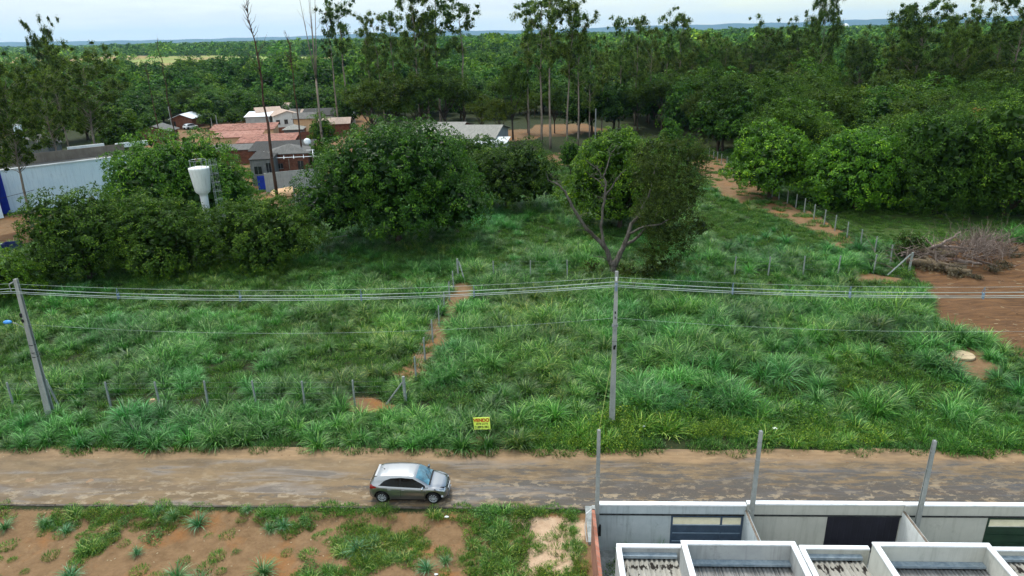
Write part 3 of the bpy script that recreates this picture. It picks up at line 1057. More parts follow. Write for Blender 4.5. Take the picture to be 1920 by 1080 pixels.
# ---- single clumps on the bare plot by the camera side of the road
fg_tuft = [blades_mesh('blades', M['grass1'], 110, 0.9, 0.1, (35, 88), (60, 120), 0.026, 80 + i) for i in range(3)]
fg_weed = [weed_mesh('leaves', M['weed1'], 420, 0.62, 0.38, 0.09, 90 + i) for i in range(3)]
PLN = [  # px, py(base), scale, kind, label
    (370, 975, 1.35, 't', 'biggest deep green grass clump growing over the near road edge'),
    (325, 968, 0.9, 't', 'pale wispy grass clump just left of the biggest clump at the road edge'),
    (298, 958, 0.6, 't', 'small grass clump overhanging the kerb left of the pale wispy clump'),
    (82, 978, 0.9, 't', 'grey green grass clump by the kerb near the left end of the bare plot'),
    (122, 990, 0.85, 't', 'bluish spiky grass clump on red earth, right of a similar clump at the kerb'),
    (8, 985, 1.1, 't', 'grass clump cut by the left border beside the kerb'),
    (255, 1030, 0.75, 't', 'lone small bluish grass clump on bare earth below the creeping weed'),
    (492, 1065, 1.35, 't', 'large pale grey green clump with dry stems in the middle of the red plot'),
    (130, 1075, 1.2, 't', 'wide grass clump at the lower left of the red plot'),
    (330, 1078, 1.4, 't', 'wide bright green clump at the bottom border of the plot'),
    (372, 1085, 1.1, 't', 'clump touching the wide bright green one on its right, at the bottom border'),
    (505, 985, 0.9, 't', 'arching light green grass clump just below the road behind the car'),
    (530, 980, 0.9, 't', 'second light green clump tangled with its left neighbour below the road'),
    (465, 958, 0.65, 't', 'small tuft on the kerb between the biggest clump and the arching one'),
    (668, 1030, 1.15, 't', 'grass clump below the rear wheel of the car, on reddish earth'),
    (700, 1010, 0.8, 't', 'small clump touching the one below the rear wheel'),
    (800, 1060, 1.0, 't', 'dark green clump on the plot below the front wheel of the car'),
    (835, 1045, 0.7, 't', 'small bright clump right of the dark one below the front wheel'),
    (905, 965, 1.2, 'w', 'bushy green weed at the road edge right in front of the car'),
    (1000, 962, 0.75, 'w', 'low weed at the road edge above the pale sand'),
    (1072, 960, 0.8, 'w', 'low weed at the road edge next to the brick wall'),
    (205, 1000, 0.9, 'w', 'dark creeping weed patch on red earth left of the big clump'),
    (285, 1000, 1.2, 'w', 'wide dark green creeping weed below the biggest grass clump'),
    (178, 975, 0.7, 'w', 'round low weed by the kerb right of the bluish clump'),
    (232, 972, 0.8, 'w', 'low bright weed by the kerb midway between the two clumps'),
    (440, 1025, 0.45, 'w', 'tiny weed cushion on bare earth in the middle of the plot'),
    (570, 975, 1.0, 'w', 'dark weed patch below the road just left of the car'),
    (580, 1060, 1.0, 'w', 'dark green weed patch on orange earth right of the large pale clump'),
]
protos = {}
for i, (px, py, sc, kd, lb) in enumerate(PLN):
    p = G(px, py)
    p.y = min(p.y, 27.55)
    p.z = float(hgt(p.x, p.y))
    key = (kd, i % 3)
    nm = 'grass_clump' if kd == 't' else 'weed'
    me = (fg_tuft if kd == 't' else fg_weed)[i % 3]
    o = link(nm, me, None, lb, 'grass clump' if kd == 't' else 'weed', 'grass clumps on the bare plot' if kd == 't' else 'weeds on the bare plot')
    o.location = p
    o.scale = (sc * 0.8,) * 3
    o.rotation_euler = (0, 0, i * 1.7)
    o.color = (0.9 + 0.15 * (i % 2), 1.0, 0.95 + 0.2 * ((i + 1) % 2), 1)

# ------------------------------------------------------------------ trees
def mesh_of(mb, name, mat, smooth=True):
    me = bpy.data.meshes.new(name)
    me.from_pydata(mb.v, [], mb.f)
    me.materials.append(mat)
    if smooth:
        me.polygons.foreach_set('use_smooth', [True] * len(me.polygons))
    me.update()
    return me


def tree(kind, label, loc, trunk, crown, rz=0.0, sc=(1, 1, 1), col=(1, 1, 1), group=None, cat='tree'):
    o = thing(kind, label, cat, loc, rz, group)
    o.scale = sc
    if trunk is not None:
        link('trunk', trunk, o)
    if crown is not None:
        c = link('crown', crown, o)
        c.color = (col[0] * 1.38, col[1] * 1.28, col[2] * 1.05, 1)
    return o


def dome_lobes(R, H, zb, seed, k=9, sub=0.5, flat=1.0):
    """a broad crown: one body and k side lobes round it; zb = height of the crown's underside"""
    rnd = random.Random(seed)
    ch = (H - zb)
    L = [(0, 0, zb + ch * 0.45, R * 0.72, R * 0.72, ch * 0.52)]
    for i in range(k):
        a = 2 * math.pi * i / k + rnd.uniform(-.3, .3)
        ring = i % 3
        rr = R * (0.62, 0.5, 0.36)[ring]
        zz = zb + ch * (0.3, 0.52, 0.68)[ring] * rnd.uniform(0.85, 1.15)
        s = R * sub * rnd.uniform(0.75, 1.1)
        L.append((rr * math.cos(a), rr * math.sin(a), zz, s, s, s * 0.72 * flat))
    return L


def fork_trunk(H, zb, r, R, seed, mat, nb=6, name='trunk'):
    rnd = random.Random(seed)
    mb = MB()
    top = Vector((rnd.uniform(-.3, .3), rnd.uniform(-.3, .3), zb + (H - zb) * 0.25))
    mb.tube([(0, 0, -0.4), (0, 0, 0.1), (top.x * .4, top.y * .4, zb * .6), top], [r * 1.5, r * 1.15, r * .9, r * .6], 9)
    for i in range(nb):
        a = 2 * math.pi * i / nb + rnd.uniform(-.4, .4)
        s = Vector((top.x * .5, top.y * .5, zb * rnd.uniform(.5, .95)))
        e = Vector((math.cos(a) * R * .6, math.sin(a) * R * .6, zb + (H - zb) * rnd.uniform(.25, .6)))
        limb(mb, s, e, r * .55, r * .12, seed * 7 + i)
    return mesh_of(mb, name, mat)


def near_tree(kind, label, cx, base, top, wpx, botf=0.22, seed=1, mat='leaf_mango', bark='bark', col=(1, 1, 1), clump=0.62, leaf=0.30, per=34, dens=1.2, k=10, sub=0.5, aspect=0.38, dome=True, depthf=0.9, core=0.3, zmin=-0.6, zoff=0.0, group=None, jit=0.5, rag=.24, droop=.4):
    P = G(cx, base)
    P.z = float(hgt(P.x, P.y))
    depth = (P - CPOS).dot(CF)
    R = wpx * depth / FPX / 2
    H = HT(P.x, P.y, top)
    L = dome_lobes(R, H * 0.985, H * botf, seed, k, sub)
    L = [(a, b * depthf, c, d, e * depthf, f) for a, b, c, d, e, f in L]
    cm = crown_mesh('crown', M[mat], L, clump, per, leaf, aspect, dens, seed, droop, zmin, core, dome, jit, rag)
    tm = fork_trunk(H, H * botf + 0.8, max(0.18, H * 0.028), R, seed, M[bark])
    return tree(kind, label, P, tm, cm, 0, (1, 1, 1), col, group)


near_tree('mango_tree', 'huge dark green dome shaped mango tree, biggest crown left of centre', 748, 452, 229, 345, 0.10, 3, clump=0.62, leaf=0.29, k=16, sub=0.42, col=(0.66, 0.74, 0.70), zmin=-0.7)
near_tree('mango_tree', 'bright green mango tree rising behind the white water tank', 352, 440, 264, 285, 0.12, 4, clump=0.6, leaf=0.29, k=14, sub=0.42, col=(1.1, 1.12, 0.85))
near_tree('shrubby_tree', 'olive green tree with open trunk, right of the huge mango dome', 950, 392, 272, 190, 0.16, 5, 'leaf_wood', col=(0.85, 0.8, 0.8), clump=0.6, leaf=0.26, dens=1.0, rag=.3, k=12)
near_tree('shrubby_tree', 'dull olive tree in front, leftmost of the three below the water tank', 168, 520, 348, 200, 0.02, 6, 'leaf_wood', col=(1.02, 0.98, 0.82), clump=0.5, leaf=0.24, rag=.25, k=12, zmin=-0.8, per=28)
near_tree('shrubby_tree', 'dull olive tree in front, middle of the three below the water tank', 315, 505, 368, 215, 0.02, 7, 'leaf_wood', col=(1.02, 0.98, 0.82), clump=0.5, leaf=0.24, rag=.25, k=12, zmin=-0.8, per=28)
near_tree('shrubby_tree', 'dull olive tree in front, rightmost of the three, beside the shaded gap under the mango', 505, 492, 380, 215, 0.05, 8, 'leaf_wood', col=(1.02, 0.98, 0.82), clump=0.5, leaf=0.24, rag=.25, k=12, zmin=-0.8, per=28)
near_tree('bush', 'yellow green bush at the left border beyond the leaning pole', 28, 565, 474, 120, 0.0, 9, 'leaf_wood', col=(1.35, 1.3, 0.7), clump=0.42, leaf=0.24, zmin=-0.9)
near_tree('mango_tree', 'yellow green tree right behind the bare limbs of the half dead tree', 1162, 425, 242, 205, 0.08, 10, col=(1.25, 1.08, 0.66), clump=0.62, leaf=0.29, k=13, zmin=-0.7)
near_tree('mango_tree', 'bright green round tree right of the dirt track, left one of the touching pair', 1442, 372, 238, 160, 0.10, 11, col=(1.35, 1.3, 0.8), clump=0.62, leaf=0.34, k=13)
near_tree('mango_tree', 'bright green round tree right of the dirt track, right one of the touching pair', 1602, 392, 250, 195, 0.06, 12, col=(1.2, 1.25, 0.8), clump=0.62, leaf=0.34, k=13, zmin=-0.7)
near_tree('leafy_tree', 'small dark tree hiding the foot of the big pale shed roof', 900, 338, 258, 110, 0.02, 61, 'leaf_wood', col=(.8, .85, .75), clump=.6, leaf=.28, k=9, zmin=-.8)
near_tree('leafy_tree', 'small dark tree between the huge mango dome and the pale shed roof', 848, 330, 246, 90, 0.02, 62, 'leaf_wood', col=(.85, .92, .75), clump=.6, leaf=.28, k=9, zmin=-.8)
near_tree('leafy_tree', 'big round green tree at the front edge of the wood, right of the touching pair', 1752, 398, 205, 190, 0.02, 51, 'leaf_wood', col=(.85, .95, .8), clump=.7, leaf=.3, k=14, zmin=-.8, per=26)
near_tree('leafy_tree', 'tall broad pale green tree at the right border behind the lawn', 1885, 400, 172, 230, 0.02, 52, 'leaf_wood', col=(1.05, 1.08, .85), clump=.7, leaf=.3, k=15, zmin=-.8, per=26)
near_tree('leafy_tree', 'green tree rising between the round pair and the dark wood behind them', 1672, 355, 215, 150, 0.05, 53, 'leaf_wood', col=(1.1, 1.12, .8), clump=.7, leaf=.3, k=12, zmin=-.8, per=26)
near_tree('leafy_tree', 'pale flowering looking green tree behind the left one of the round pair', 1500, 330, 215, 150, 0.05, 54, 'leaf_wood', col=(1.35, 1.2, .85), clump=.7, leaf=.3, k=12, zmin=-.8, per=26)
near_tree('bush', 'low dark bush in front of the touching pair of round trees', 1548, 392, 352, 80, 0.0, 13, col=(0.8, 0.9, 0.7), clump=0.5, leaf=0.3, k=8, zmin=-0.9)
near_tree('bush', 'small pale green bush at the foot of the dark wood, right of the round pair', 1728, 396, 372, 60, 0.0, 14, 'leaf_wood', col=(1.3, 1.4, 1.1), clump=0.45, leaf=0.26, k=6, zmin=-0.9)
near_tree('bush', 'round dark bush by the log pile, behind the concrete corner post', 1705, 480, 436, 60, 0.0, 15, 'leaf_fine', col=(0.7, 0.8, 0.7), clump=0.4, leaf=0.18, k=6, zmin=-0.9)

# ---- the half dead tree in the middle of the lots
Yd = 62.8
M['barkold'] = barkmat('bark_old', (58, 54, 50), (120, 114, 106), (66, 60, 54))
base = G(1150, 514)
base.z = float(hgt(base.x, base.y)) - 0.1


def dp(px, py, dy=0.0):
    return AT(px, py, base.y + dy) - base


t = thing('half_dead_tree', 'forked tree with bare grey limbs on the left and dark leafy crown on the right', 'tree', base)
mb = MB()


def path(pts, rs, wob=0.05):
    rnd = random.Random(int(rs[0] * 1000) + len(pts))
    P = [dp(*p) for p in pts]
    Q, R_ = [], []
    for i in range(len(P) - 1):
        for j in range(3):
            t_ = j / 3
            Q.append(P[i].lerp(P[i + 1], t_) + Vector((rnd.uniform(-1, 1), rnd.uniform(-1, 1), 0)) * wob)
            R_.append(rs[i] + (rs[i + 1] - rs[i]) * t_)
    Q.append(P[-1])
    R_.append(rs[-1])
    mb.tube(Q, [q * .78 for q in R_], 8)


path([(1150, 516), (1149, 500), (1147, 490)], [.62, .45, .4])
path([(1147, 500, 0), (1138, 470, -.2), (1122, 450, -.5), (1100, 430, -.8), (1084, 405, -1), (1072, 385, -1.2), (1060, 360, -1.2), (1046, 345, -1.0), (1028, 338, -.8), (1024, 322, -.8)], [.34, .30, .25, .22, .19, .16, .13, .10, .06, .02])
path([(1138, 472, 0), (1131, 450, .3), (1127, 425, .5), (1130, 395, .6), (1134, 370, .8), (1136, 345, 1.0), (1132, 330, 1.1), (1138, 312, 1.1), (1145, 290, 1.3), (1158, 272, 1.3)], [.24, .2, .18, .16, .15, .12, .1, .08, .05, .02])
path([(1134, 368, .8), (1146, 352, .6), (1156, 336, .4), (1164, 325, .3), (1174, 317, .3)], [.11, .09, .06, .05, .02])
path([(1132, 350, 1), (1122, 338, 1.2), (1108, 330, 1.4), (1100, 322, 1.4)], [.08, .06, .04, .015])
path([(1130, 335, 1), (1122, 318, 1.2), (1108, 308, 1.3), (1098, 300, 1.5)], [.08, .06, .04, .015])
path([(1145, 292, 1.3), (1140, 280, 1.3), (1150, 268, 1.3)], [.05, .03, .012])
path([(1122, 318, 1.2), (1118, 310, 1.2), (1124, 300, 1.2)], [.05, .03, .012])
path([(1152, 500, 0), (1160, 480, .1), (1170, 462, .2), (1178, 440, .3), (1184, 420, .4), (1196, 408, .5), (1205, 400, .6), (1218, 388, .8), (1228, 383, .9)], [.4, .34, .3, .27, .22, .16, .12, .06, .03])
path([(1172, 460, .2), (1186, 452, .8), (1200, 440, 1.5), (1222, 415, 2), (1240, 390, 2.4), (1255, 350, 2.6)], [.22, .19, .17, .14, .1, .06])
path([(1184, 420, .4), (1200, 400, 0), (1215, 370, -.6), (1225, 330, -1), (1235, 300, -1)], [.2, .16, .12, .09, .05])
path([(1178, 440, .3), (1205, 425, -1), (1240, 420, -2), (1275, 400, -2), (1300, 385, -2)], [.16, .13, .1, .07, .04])
path([(1200, 400, 0), (1205, 385, -.4), (1198, 372, -.6)], [.07, .04, .015])
path([(1084, 405, -1), (1096, 400, -1.4), (1108, 398, -1.6)], [.05, .03, .012])
path([(1060, 362, -1.2), (1052, 350, -1.6), (1048, 330, -1.6)], [.05, .03, .012])
path([(1048, 346, -1), (1042, 335, -.6), (1046, 328, -.6)], [.04, .03, .012])
path([(1100, 432, -.8), (1088, 430, -1.3), (1078, 432, -1.5)], [.05, .03, .012])
path([(1142, 490, -.2), (1130, 482, -1.2), (1112, 480, -1.8)], [.07, .05, .02])
rnd = random.Random(3)
for i in range(70):   # dead twigs
    a, b = rnd.choice([(1100, 430), (1084, 405), (1072, 385), (1060, 360), (1046, 345), (1134, 370), (1136, 345), (1132, 330), (1145, 290), (1156, 336), (1110, 330), (1190, 410), (1205, 400)])
    p = dp(a + rnd.uniform(-4, 4), b + rnd.uniform(-4, 4), rnd.uniform(-1, 1))
    q = p + Vector((rnd.uniform(-1, 1), rnd.uniform(-1, 1), rnd.uniform(-.4, 1))) * rnd.uniform(.3, 1.1)
    r_ = q + Vector((rnd.uniform(-.4, .4), rnd.uniform(-.4, .4), rnd.uniform(-.5, .4)))
    mb.tube([p, q, r_], [.022, .014, .006], 4)
mb.build('trunk', M['barkold'], t, smooth=True)
Ld = []
for (a, b, dy, r, rz_) in [(1222, 400, -2.2, 1.3, 1.0), (1245, 375, -2.2, 1.5, 1.1), (1232, 340, -1.8, 1.3, 1.0), (1228, 310, -1, 1.3, 1.0), (1275, 400, -3, 1.3, .9), (1300, 350, -1, 1.2, 1.0), (1255, 445, -2.5, 1.3, .9), (1262, 290, 1, 1.9, 1.35), (1300, 290, .5, 1.5, 1.2), (1230, 280, 1.5, 1.5, 1.0), (1208, 300, 1.5, 1.3, 1.0), (1285, 330, 0, 1.7, 1.3), (1245, 330, 1.5, 2.0, 1.4), (1205, 335, .8, 1.2, 1.0),
                           (1262, 375, .5, 2.0, 1.4), (1222, 370, 1.8, 1.6, 1.2), (1290, 375, -1, 1.1, .9), (1255, 420, -.5, 2.0, 1.4), (1298, 425, -1.2, 1.4, 1.1), (1228, 430, .8, 1.5, 1.2), (1270, 455, -1.5, 1.4, 1.0), (1235, 470, -1, 1.6, .9), (1205, 405, 2.2, 1.1, .9), (1315, 425, -1.5, .8, .6), (1240, 492, -1.6, 1.5, .6), (1310, 300, 0, 1.1, .9)]:
    p = dp(a, b, dy)
    Ld.append((p.x, p.y, p.z, r, r, rz_))
cm = crown_mesh('crown', M['leaf_fine'], Ld, 0.42, 30, 0.16, 0.5, 1.2, 21, 0.9, -0.9, 0.12, False, 0.7, .5)
c = link('crown', cm, t)
c.color = (1.15, 1.02, 0.95, 1)
Lv = []
for (a, b, dy, r, rz_) in [(1112, 500, -.5, .9, .6), (1135, 515, -.8, .9, .5), (1180, 510, -1, 1.3, .6), (1210, 515, -1, 1.1, .5), (1225, 500, -1.3, 1.2, .5), (1098, 515, -.6, .6, .4)]:
    p = dp(a, b, dy)
    Lv.append((p.x, p.y, p.z, r, r, rz_))
cm = crown_mesh('hanging_creeper', M['leaf_fine'], Lv, 0.4, 30, 0.16, 0.35, 1.0, 22, 2.0, -0.9, 0.2, False, 0.9, .4)
c = link('hanging_creeper', cm, t)
c.color = (1.05, 0.85, 0.75, 1)

# ---- prototypes for the woods
broad = []
for i in range(4):
    H, R = 10.0, 4.6
    L = dome_lobes(R, H, 1.6, 100 + i, 9 + i, 0.46)
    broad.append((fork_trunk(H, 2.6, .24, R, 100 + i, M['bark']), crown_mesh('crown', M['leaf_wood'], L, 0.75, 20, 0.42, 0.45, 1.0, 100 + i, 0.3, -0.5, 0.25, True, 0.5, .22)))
feather = []
for i in range(3):
    rnd = random.Random(200 + i)
    H, R = 12.0, 4.4
    L = [(0, 0, 8, 2.6, 2.6, 2.4)]
    for k_ in range(12):
        a = k_ * 2.4
        rr = R * math.sqrt((k_ + 1) / 13) * .9
        L.append((rr * math.cos(a), rr * math.sin(a), 11.2 - 0.13 * rr * rr - rnd.uniform(0, 3.5), rnd.uniform(1.1, 1.9), rnd.uniform(1.1, 1.9), rnd.uniform(.6, 1.0)))
    feather.append((fork_trunk(H, 5, .2, R, 200 + i, M['bark'], 8), crown_mesh('crown', M['leaf_fine'], L, 0.6, 26, 0.28, 0.4, 1.25, 200 + i, 0.3, -0.7, 0.15, False, 0.6, .3)))


def euc(seed, H=24.0, spread=3.2, lo=0.42, nb=26, lean=0.0, leaf=0.29, dens=1.0):
    rnd = random.Random(seed)
    mb = MB()
    tr = []
    for i in range(11):
        t_ = i / 10
        tr.append(Vector((lean * t_ * t_ * H * .1 + rnd.uniform(-.18, .18) * t_ * 2, rnd.uniform(-.18, .18) * t_ * 2, t_ * H * .97 - .3)))
    mb.tube(tr, [0.24 * (1 - .9 * i / 10) + .02 for i in range(11)], 7)
    L = []
    for k_ in range(nb):
        t_ = lo + (0.98 - lo) * (k_ + rnd.random()) / nb
        i = min(9, int(t_ * 10))
        s = tr[i].lerp(tr[i + 1], t_ * 10 - i)
        a = rnd.uniform(0, 6.28)
        ln = spread * (0.35 + 0.9 * math.sin(math.pi * min(1, (1.08 - t_) / (1.08 - lo) * .85 + .1))) * rnd.uniform(.55, 1.1)
        e = s + Vector((math.cos(a) * ln, math.sin(a) * ln, ln * rnd.uniform(.35, 1.1)))
        limb(mb, s, e, .07 * (1.15 - t_) + .02, .012, seed * 31 + k_, .2, 4, 4)
        for q in range(rnd.choice([2, 3, 3, 4])):
            c_ = s.lerp(e, rnd.uniform(.5, 1.1)) + Vector((rnd.uniform(-.8, .8), rnd.uniform(-.8, .8), rnd.uniform(-.6, .6)))
            r_ = rnd.uniform(.3, .85)
            L.append((c_.x, c_.y, c_.z, r_, r_, r_ * rnd.uniform(.7, 1.1)))
    return mesh_of(mb, 'trunk', M['barkpale']), crown_mesh('crown', M['leaf_euc'], L, 0.4, 15, leaf, 0.3, dens, seed, 1.2, -0.9, 0.02, False, 0.8, .45)


eucs = [euc(300), euc(301, spread=2.6, lo=.55, nb=20), euc(302, spread=4.2, lo=.5, nb=30, lean=.5), euc(303, spread=3.6, lo=.3, nb=36, dens=1.2), euc(304, spread=2.2, lo=.62, nb=14)]
lush = [euc(310, H=20, spread=5.0, lo=.25, nb=70, dens=1.5), euc(311, H=20, spread=4.4, lo=.3, nb=64, dens=1.5)]


airy = [euc(320, H=20, spread=5.4, lo=.4, nb=64, dens=.85, lean=-.6), euc(321, H=20, spread=5.0, lo=.45, nb=56, dens=.85)]


def bare_tree(seed, H=22.0, tw=26, lo=.6):
    rnd = random.Random(seed)
    mb = MB()
    tr = [Vector((rnd.uniform(-.2, .2) * i / 5, rnd.uniform(-.2, .2) * i / 5, H * i / 10 - .3)) for i in range(11)]
    mb.tube(tr, [0.2 * (1 - i / 10) ** .8 + .015 for i in range(11)], 7)
    for k_ in range(tw):
        t_ = rnd.uniform(lo, .98)
        i = min(9, int(t_ * 10))
        s = tr[i].lerp(tr[i + 1], t_ * 10 - i)
        a = rnd.uniform(0, 6.28)
        ln = rnd.uniform(.8, 2.8) * (1.2 - t_) * 2
        e = s + Vector((math.cos(a) * ln * .6, math.sin(a) * ln * .6, ln))
        limb(mb, s, e, .05, .008, seed * 17 + k_, .2, 4, 4)
        if rnd.random() < .5:
            m_ = s.lerp(e, .5)
            limb(mb, m_, m_ + Vector((math.cos(a + 1) * ln * .3, math.sin(a + 1) * ln * .3, ln * .4)), .025, .006, seed + k_, .2, 3, 4)
    return mesh_of(mb, 'trunk', M['barkred'])


bares = [bare_tree(400, lo=.62, tw=30), bare_tree(401, lo=.5, tw=16), bare_tree(402, lo=.7, tw=34)]
# a dead pole tree splitting into long bare rods
mbx = MB()
mbx.tube([(0, 0, -.3), (.1, 0, 6), (0, .1, 12)], [.2, .16, .12], 7)
for i, (a, r_, h_) in enumerate([(0, 1.0, 23), (2.2, 1.6, 24), (4.2, 1.3, 25), (3.4, .5, 22)]):
    mbx.tube([(0, .1, 12), (math.cos(a) * r_ * .4, math.sin(a) * r_ * .4, 16), (math.cos(a) * r_, math.sin(a) * r_, h_)], [.1, .06, .012], 5)
    limb(mbx, (math.cos(a) * r_ * .6, math.sin(a) * r_ * .6, 18), (math.cos(a + 1) * r_ * 1.6, math.sin(a + 1) * r_ * 1.6, 20.5), .03, .006, i, .2, 4, 4)
bares.append(mesh_of(mbx, 'trunk', M['barkpale']))


def put(kind, label, px, base, top, protos_, H0, i, wide=1.0, col=(1, 1, 1), group=None, lean=(0, 0)):
    """plant a copy of a prototype with its foot and tip where the photo shows them"""
    P = G(px, base)
    P.z = float(hgt(P.x, P.y))
    H = HT(P.x, P.y, top) - P.z
    s = H / H0
    tr, cr = protos_[i % len(protos_)] if isinstance(protos_[0], tuple) else (protos_[i % len(protos_)], None)
    w = s * wide
    o = tree(kind, label, P, tr, cr, random.Random(px * 7 + base).uniform(0, 6.28) if H0 != 24.01 else 0, (w, w, s), col, group)
    o.rotation_euler.x, o.rotation_euler.y = lean
    return o


EG = 'tall eucalypts in the lots and wood'
# left group, in front of and behind the pale blue warehouse
put('leafy_tree', 'tall slim leafy tree at the left border, trunk crossing the pale blue wall', 62, 425, 150, airy, 20, 0, .85, (1.0, .95, .6), EG)
put('leafy_tree', 'leaning leafy tree in front of the pale blue wall, second from the left border', 128, 375, 150, airy, 20, 1, .85, (1.05, .98, .6), EG)
put('leafy_tree', 'tree with several pale trunks splitting above the pale blue wall, broad loose crown', 190, 335, 118, airy, 20, 0, 1.1, (1.15, 1.1, .7), EG)
put('eucalyptus_tree', 'dark tufted tree rising just above the broad loose crown at the left', 135, 300, 66, lush, 20, 1, .5, (.8, .8, .8), EG)
put('eucalyptus_tree', 'thin eucalypt cut by the left and top borders of the photo', 20, 330, -60, eucs, 24, 1, .8, (.85, .9, .9), EG)
put('leafy_tree', 'green tree behind the warehouse roof, near the small grey roofed brick house', 235, 300, 205, broad, 10, 1, 1.1, (1.05, 1.0, .7))
put('bush', 'green bushes between the grey block wall house and the terracotta roofs', 395, 240, 208, broad, 10, 0, 1.5, (1.15, 1.1, .8))
put('bush', 'green bush right of the grey block wall house, above the long tiled roofs', 440, 238, 205, broad, 10, 2, 1.3, (1.0, 1.0, .75))
put('leafy_tree', 'round green tree between the village and the huge mango dome', 610, 290, 215, broad, 10, 2, .8, (1.0, 1.05, .75))
put('leafy_tree', 'small round tree at the left edge of the huge mango dome', 612, 330, 262, broad, 10, 3, .85, (1.15, 1.2, .8))
DG = 'bare trunks by the village'
put('bare_tree', 'tall bare trunk with fine twigs crossing the terracotta roofs, thickest in the village', 520, 370, -12, bares, 22, 0, 1.0, group=DG)
put('bare_tree', 'thin dark bare tree above the brick house with the white gable', 335, 292, 62, bares, 22, 1, .7, group=DG)
put('bare_tree', 'thin bare tree left of the one above the brick house', 302, 268, 112, bares, 22, 2, .8, group=DG)
put('bare_tree', 'slender bare tree with feathery tip standing behind the yellow house', 572, 330, 52, bares, 22, 2, .8, group=DG)
put('bare_tree', 'pale dead pole tree splitting into long bare rods reaching the top border', 612, 318, -40, bares[3:], 24, 0, 1.0, group=DG)
put('eucalyptus_tree', 'dark trunked slim tree with two tight leaf tufts, right of the pale dead pole', 636, 246, 8, eucs, 24, 4, .8, (.7, .75, .65), EG)
mid = [(655, 232, -8, 1, .9), (700, 240, 55, 0, .8), (722, 236, 35, 2, .8), (745, 240, 24, 0, .8), (790, 252, -10, 3, .8), (806, 250, 10, 1, .9), (828, 246, -30, 2, 1.0), (872, 240, 0, 4, 1.1),
       (992, 262, 12, 1, .9), (1016, 272, -5, 0, .9), (1032, 278, -12, 1, .9), (1063, 275, 15, 2, .8), (1084, 275, 22, 0, .8), (1105, 262, 70, 3, .8), (1128, 252, 92, 1, .8),
       (1160, 240, 44, 2, .7), (1190, 236, 32, 0, .8), (1216, 232, 52, 3, .7), (1246, 228, 22, 1, .8), (1268, 228, 28, 0, .8), (1292, 226, 70, 2, .8), (1325, 222, 62, 3, .8), (1352, 220, 80, 3, .8)]
for i, (px, b_, tp, k_, w_) in enumerate(mid):
    nth = ['first', 'second', 'third', 'fourth', 'fifth', 'sixth', 'seventh', 'eighth'][i if i < 8 else (i - 8) % 7]
    grp = 'behind the huge mango dome' if i < 8 else ('in the row left of the lone grey pole' if i < 15 else 'on the skyline above the half dead tree')
    put('eucalyptus_tree', '%s tall loose eucalypt from the left %s' % (nth if i < 15 else ['first', 'second', 'third', 'fourth', 'fifth', 'sixth', 'seventh', 'eighth'][i - 15], grp), px, b_, tp, eucs, 24, k_, w_, (1.1 + .14 * (i % 3), 1.2, .95), EG)
for i, (px, b_, tp, k_, w_, lb) in enumerate([
        (1525, 225, -8, 3, .55, 'tallest dark eucalypt on the right skyline, reaching the top border'),
        (1700, 240, 14, 0, .95, 'broad rounded dark tree standing alone on the right skyline'),
        (1775, 238, 28, 1, .8, 'light green feathery tree on the skyline between two taller dark ones'),
        (1880, 245, -6, 2, 1.1, 'big loose tree at the right border reaching the top of the photo'),
        (1845, 235, 40, 3, .8, 'slim tree just left of the big loose one at the right border'),
        (1420, 215, 58, 0, .9, 'rounded skyline tree, second to the left of the tallest eucalypt'),
        (1480, 215, 56, 1, .9, 'rounded tree on the skyline touching the left side of the tallest eucalypt'),
        (1600, 225, 76, 0, .9, 'low rounded tree on the skyline below the white dome')]):
    put('eucalyptus_tree', lb, px, b_, tp, lush if i != 3 else eucs, 20 if i != 3 else 24, k_, w_, (.95, 1.0, .85) if i != 2 else (1.35, 1.3, .8), EG)

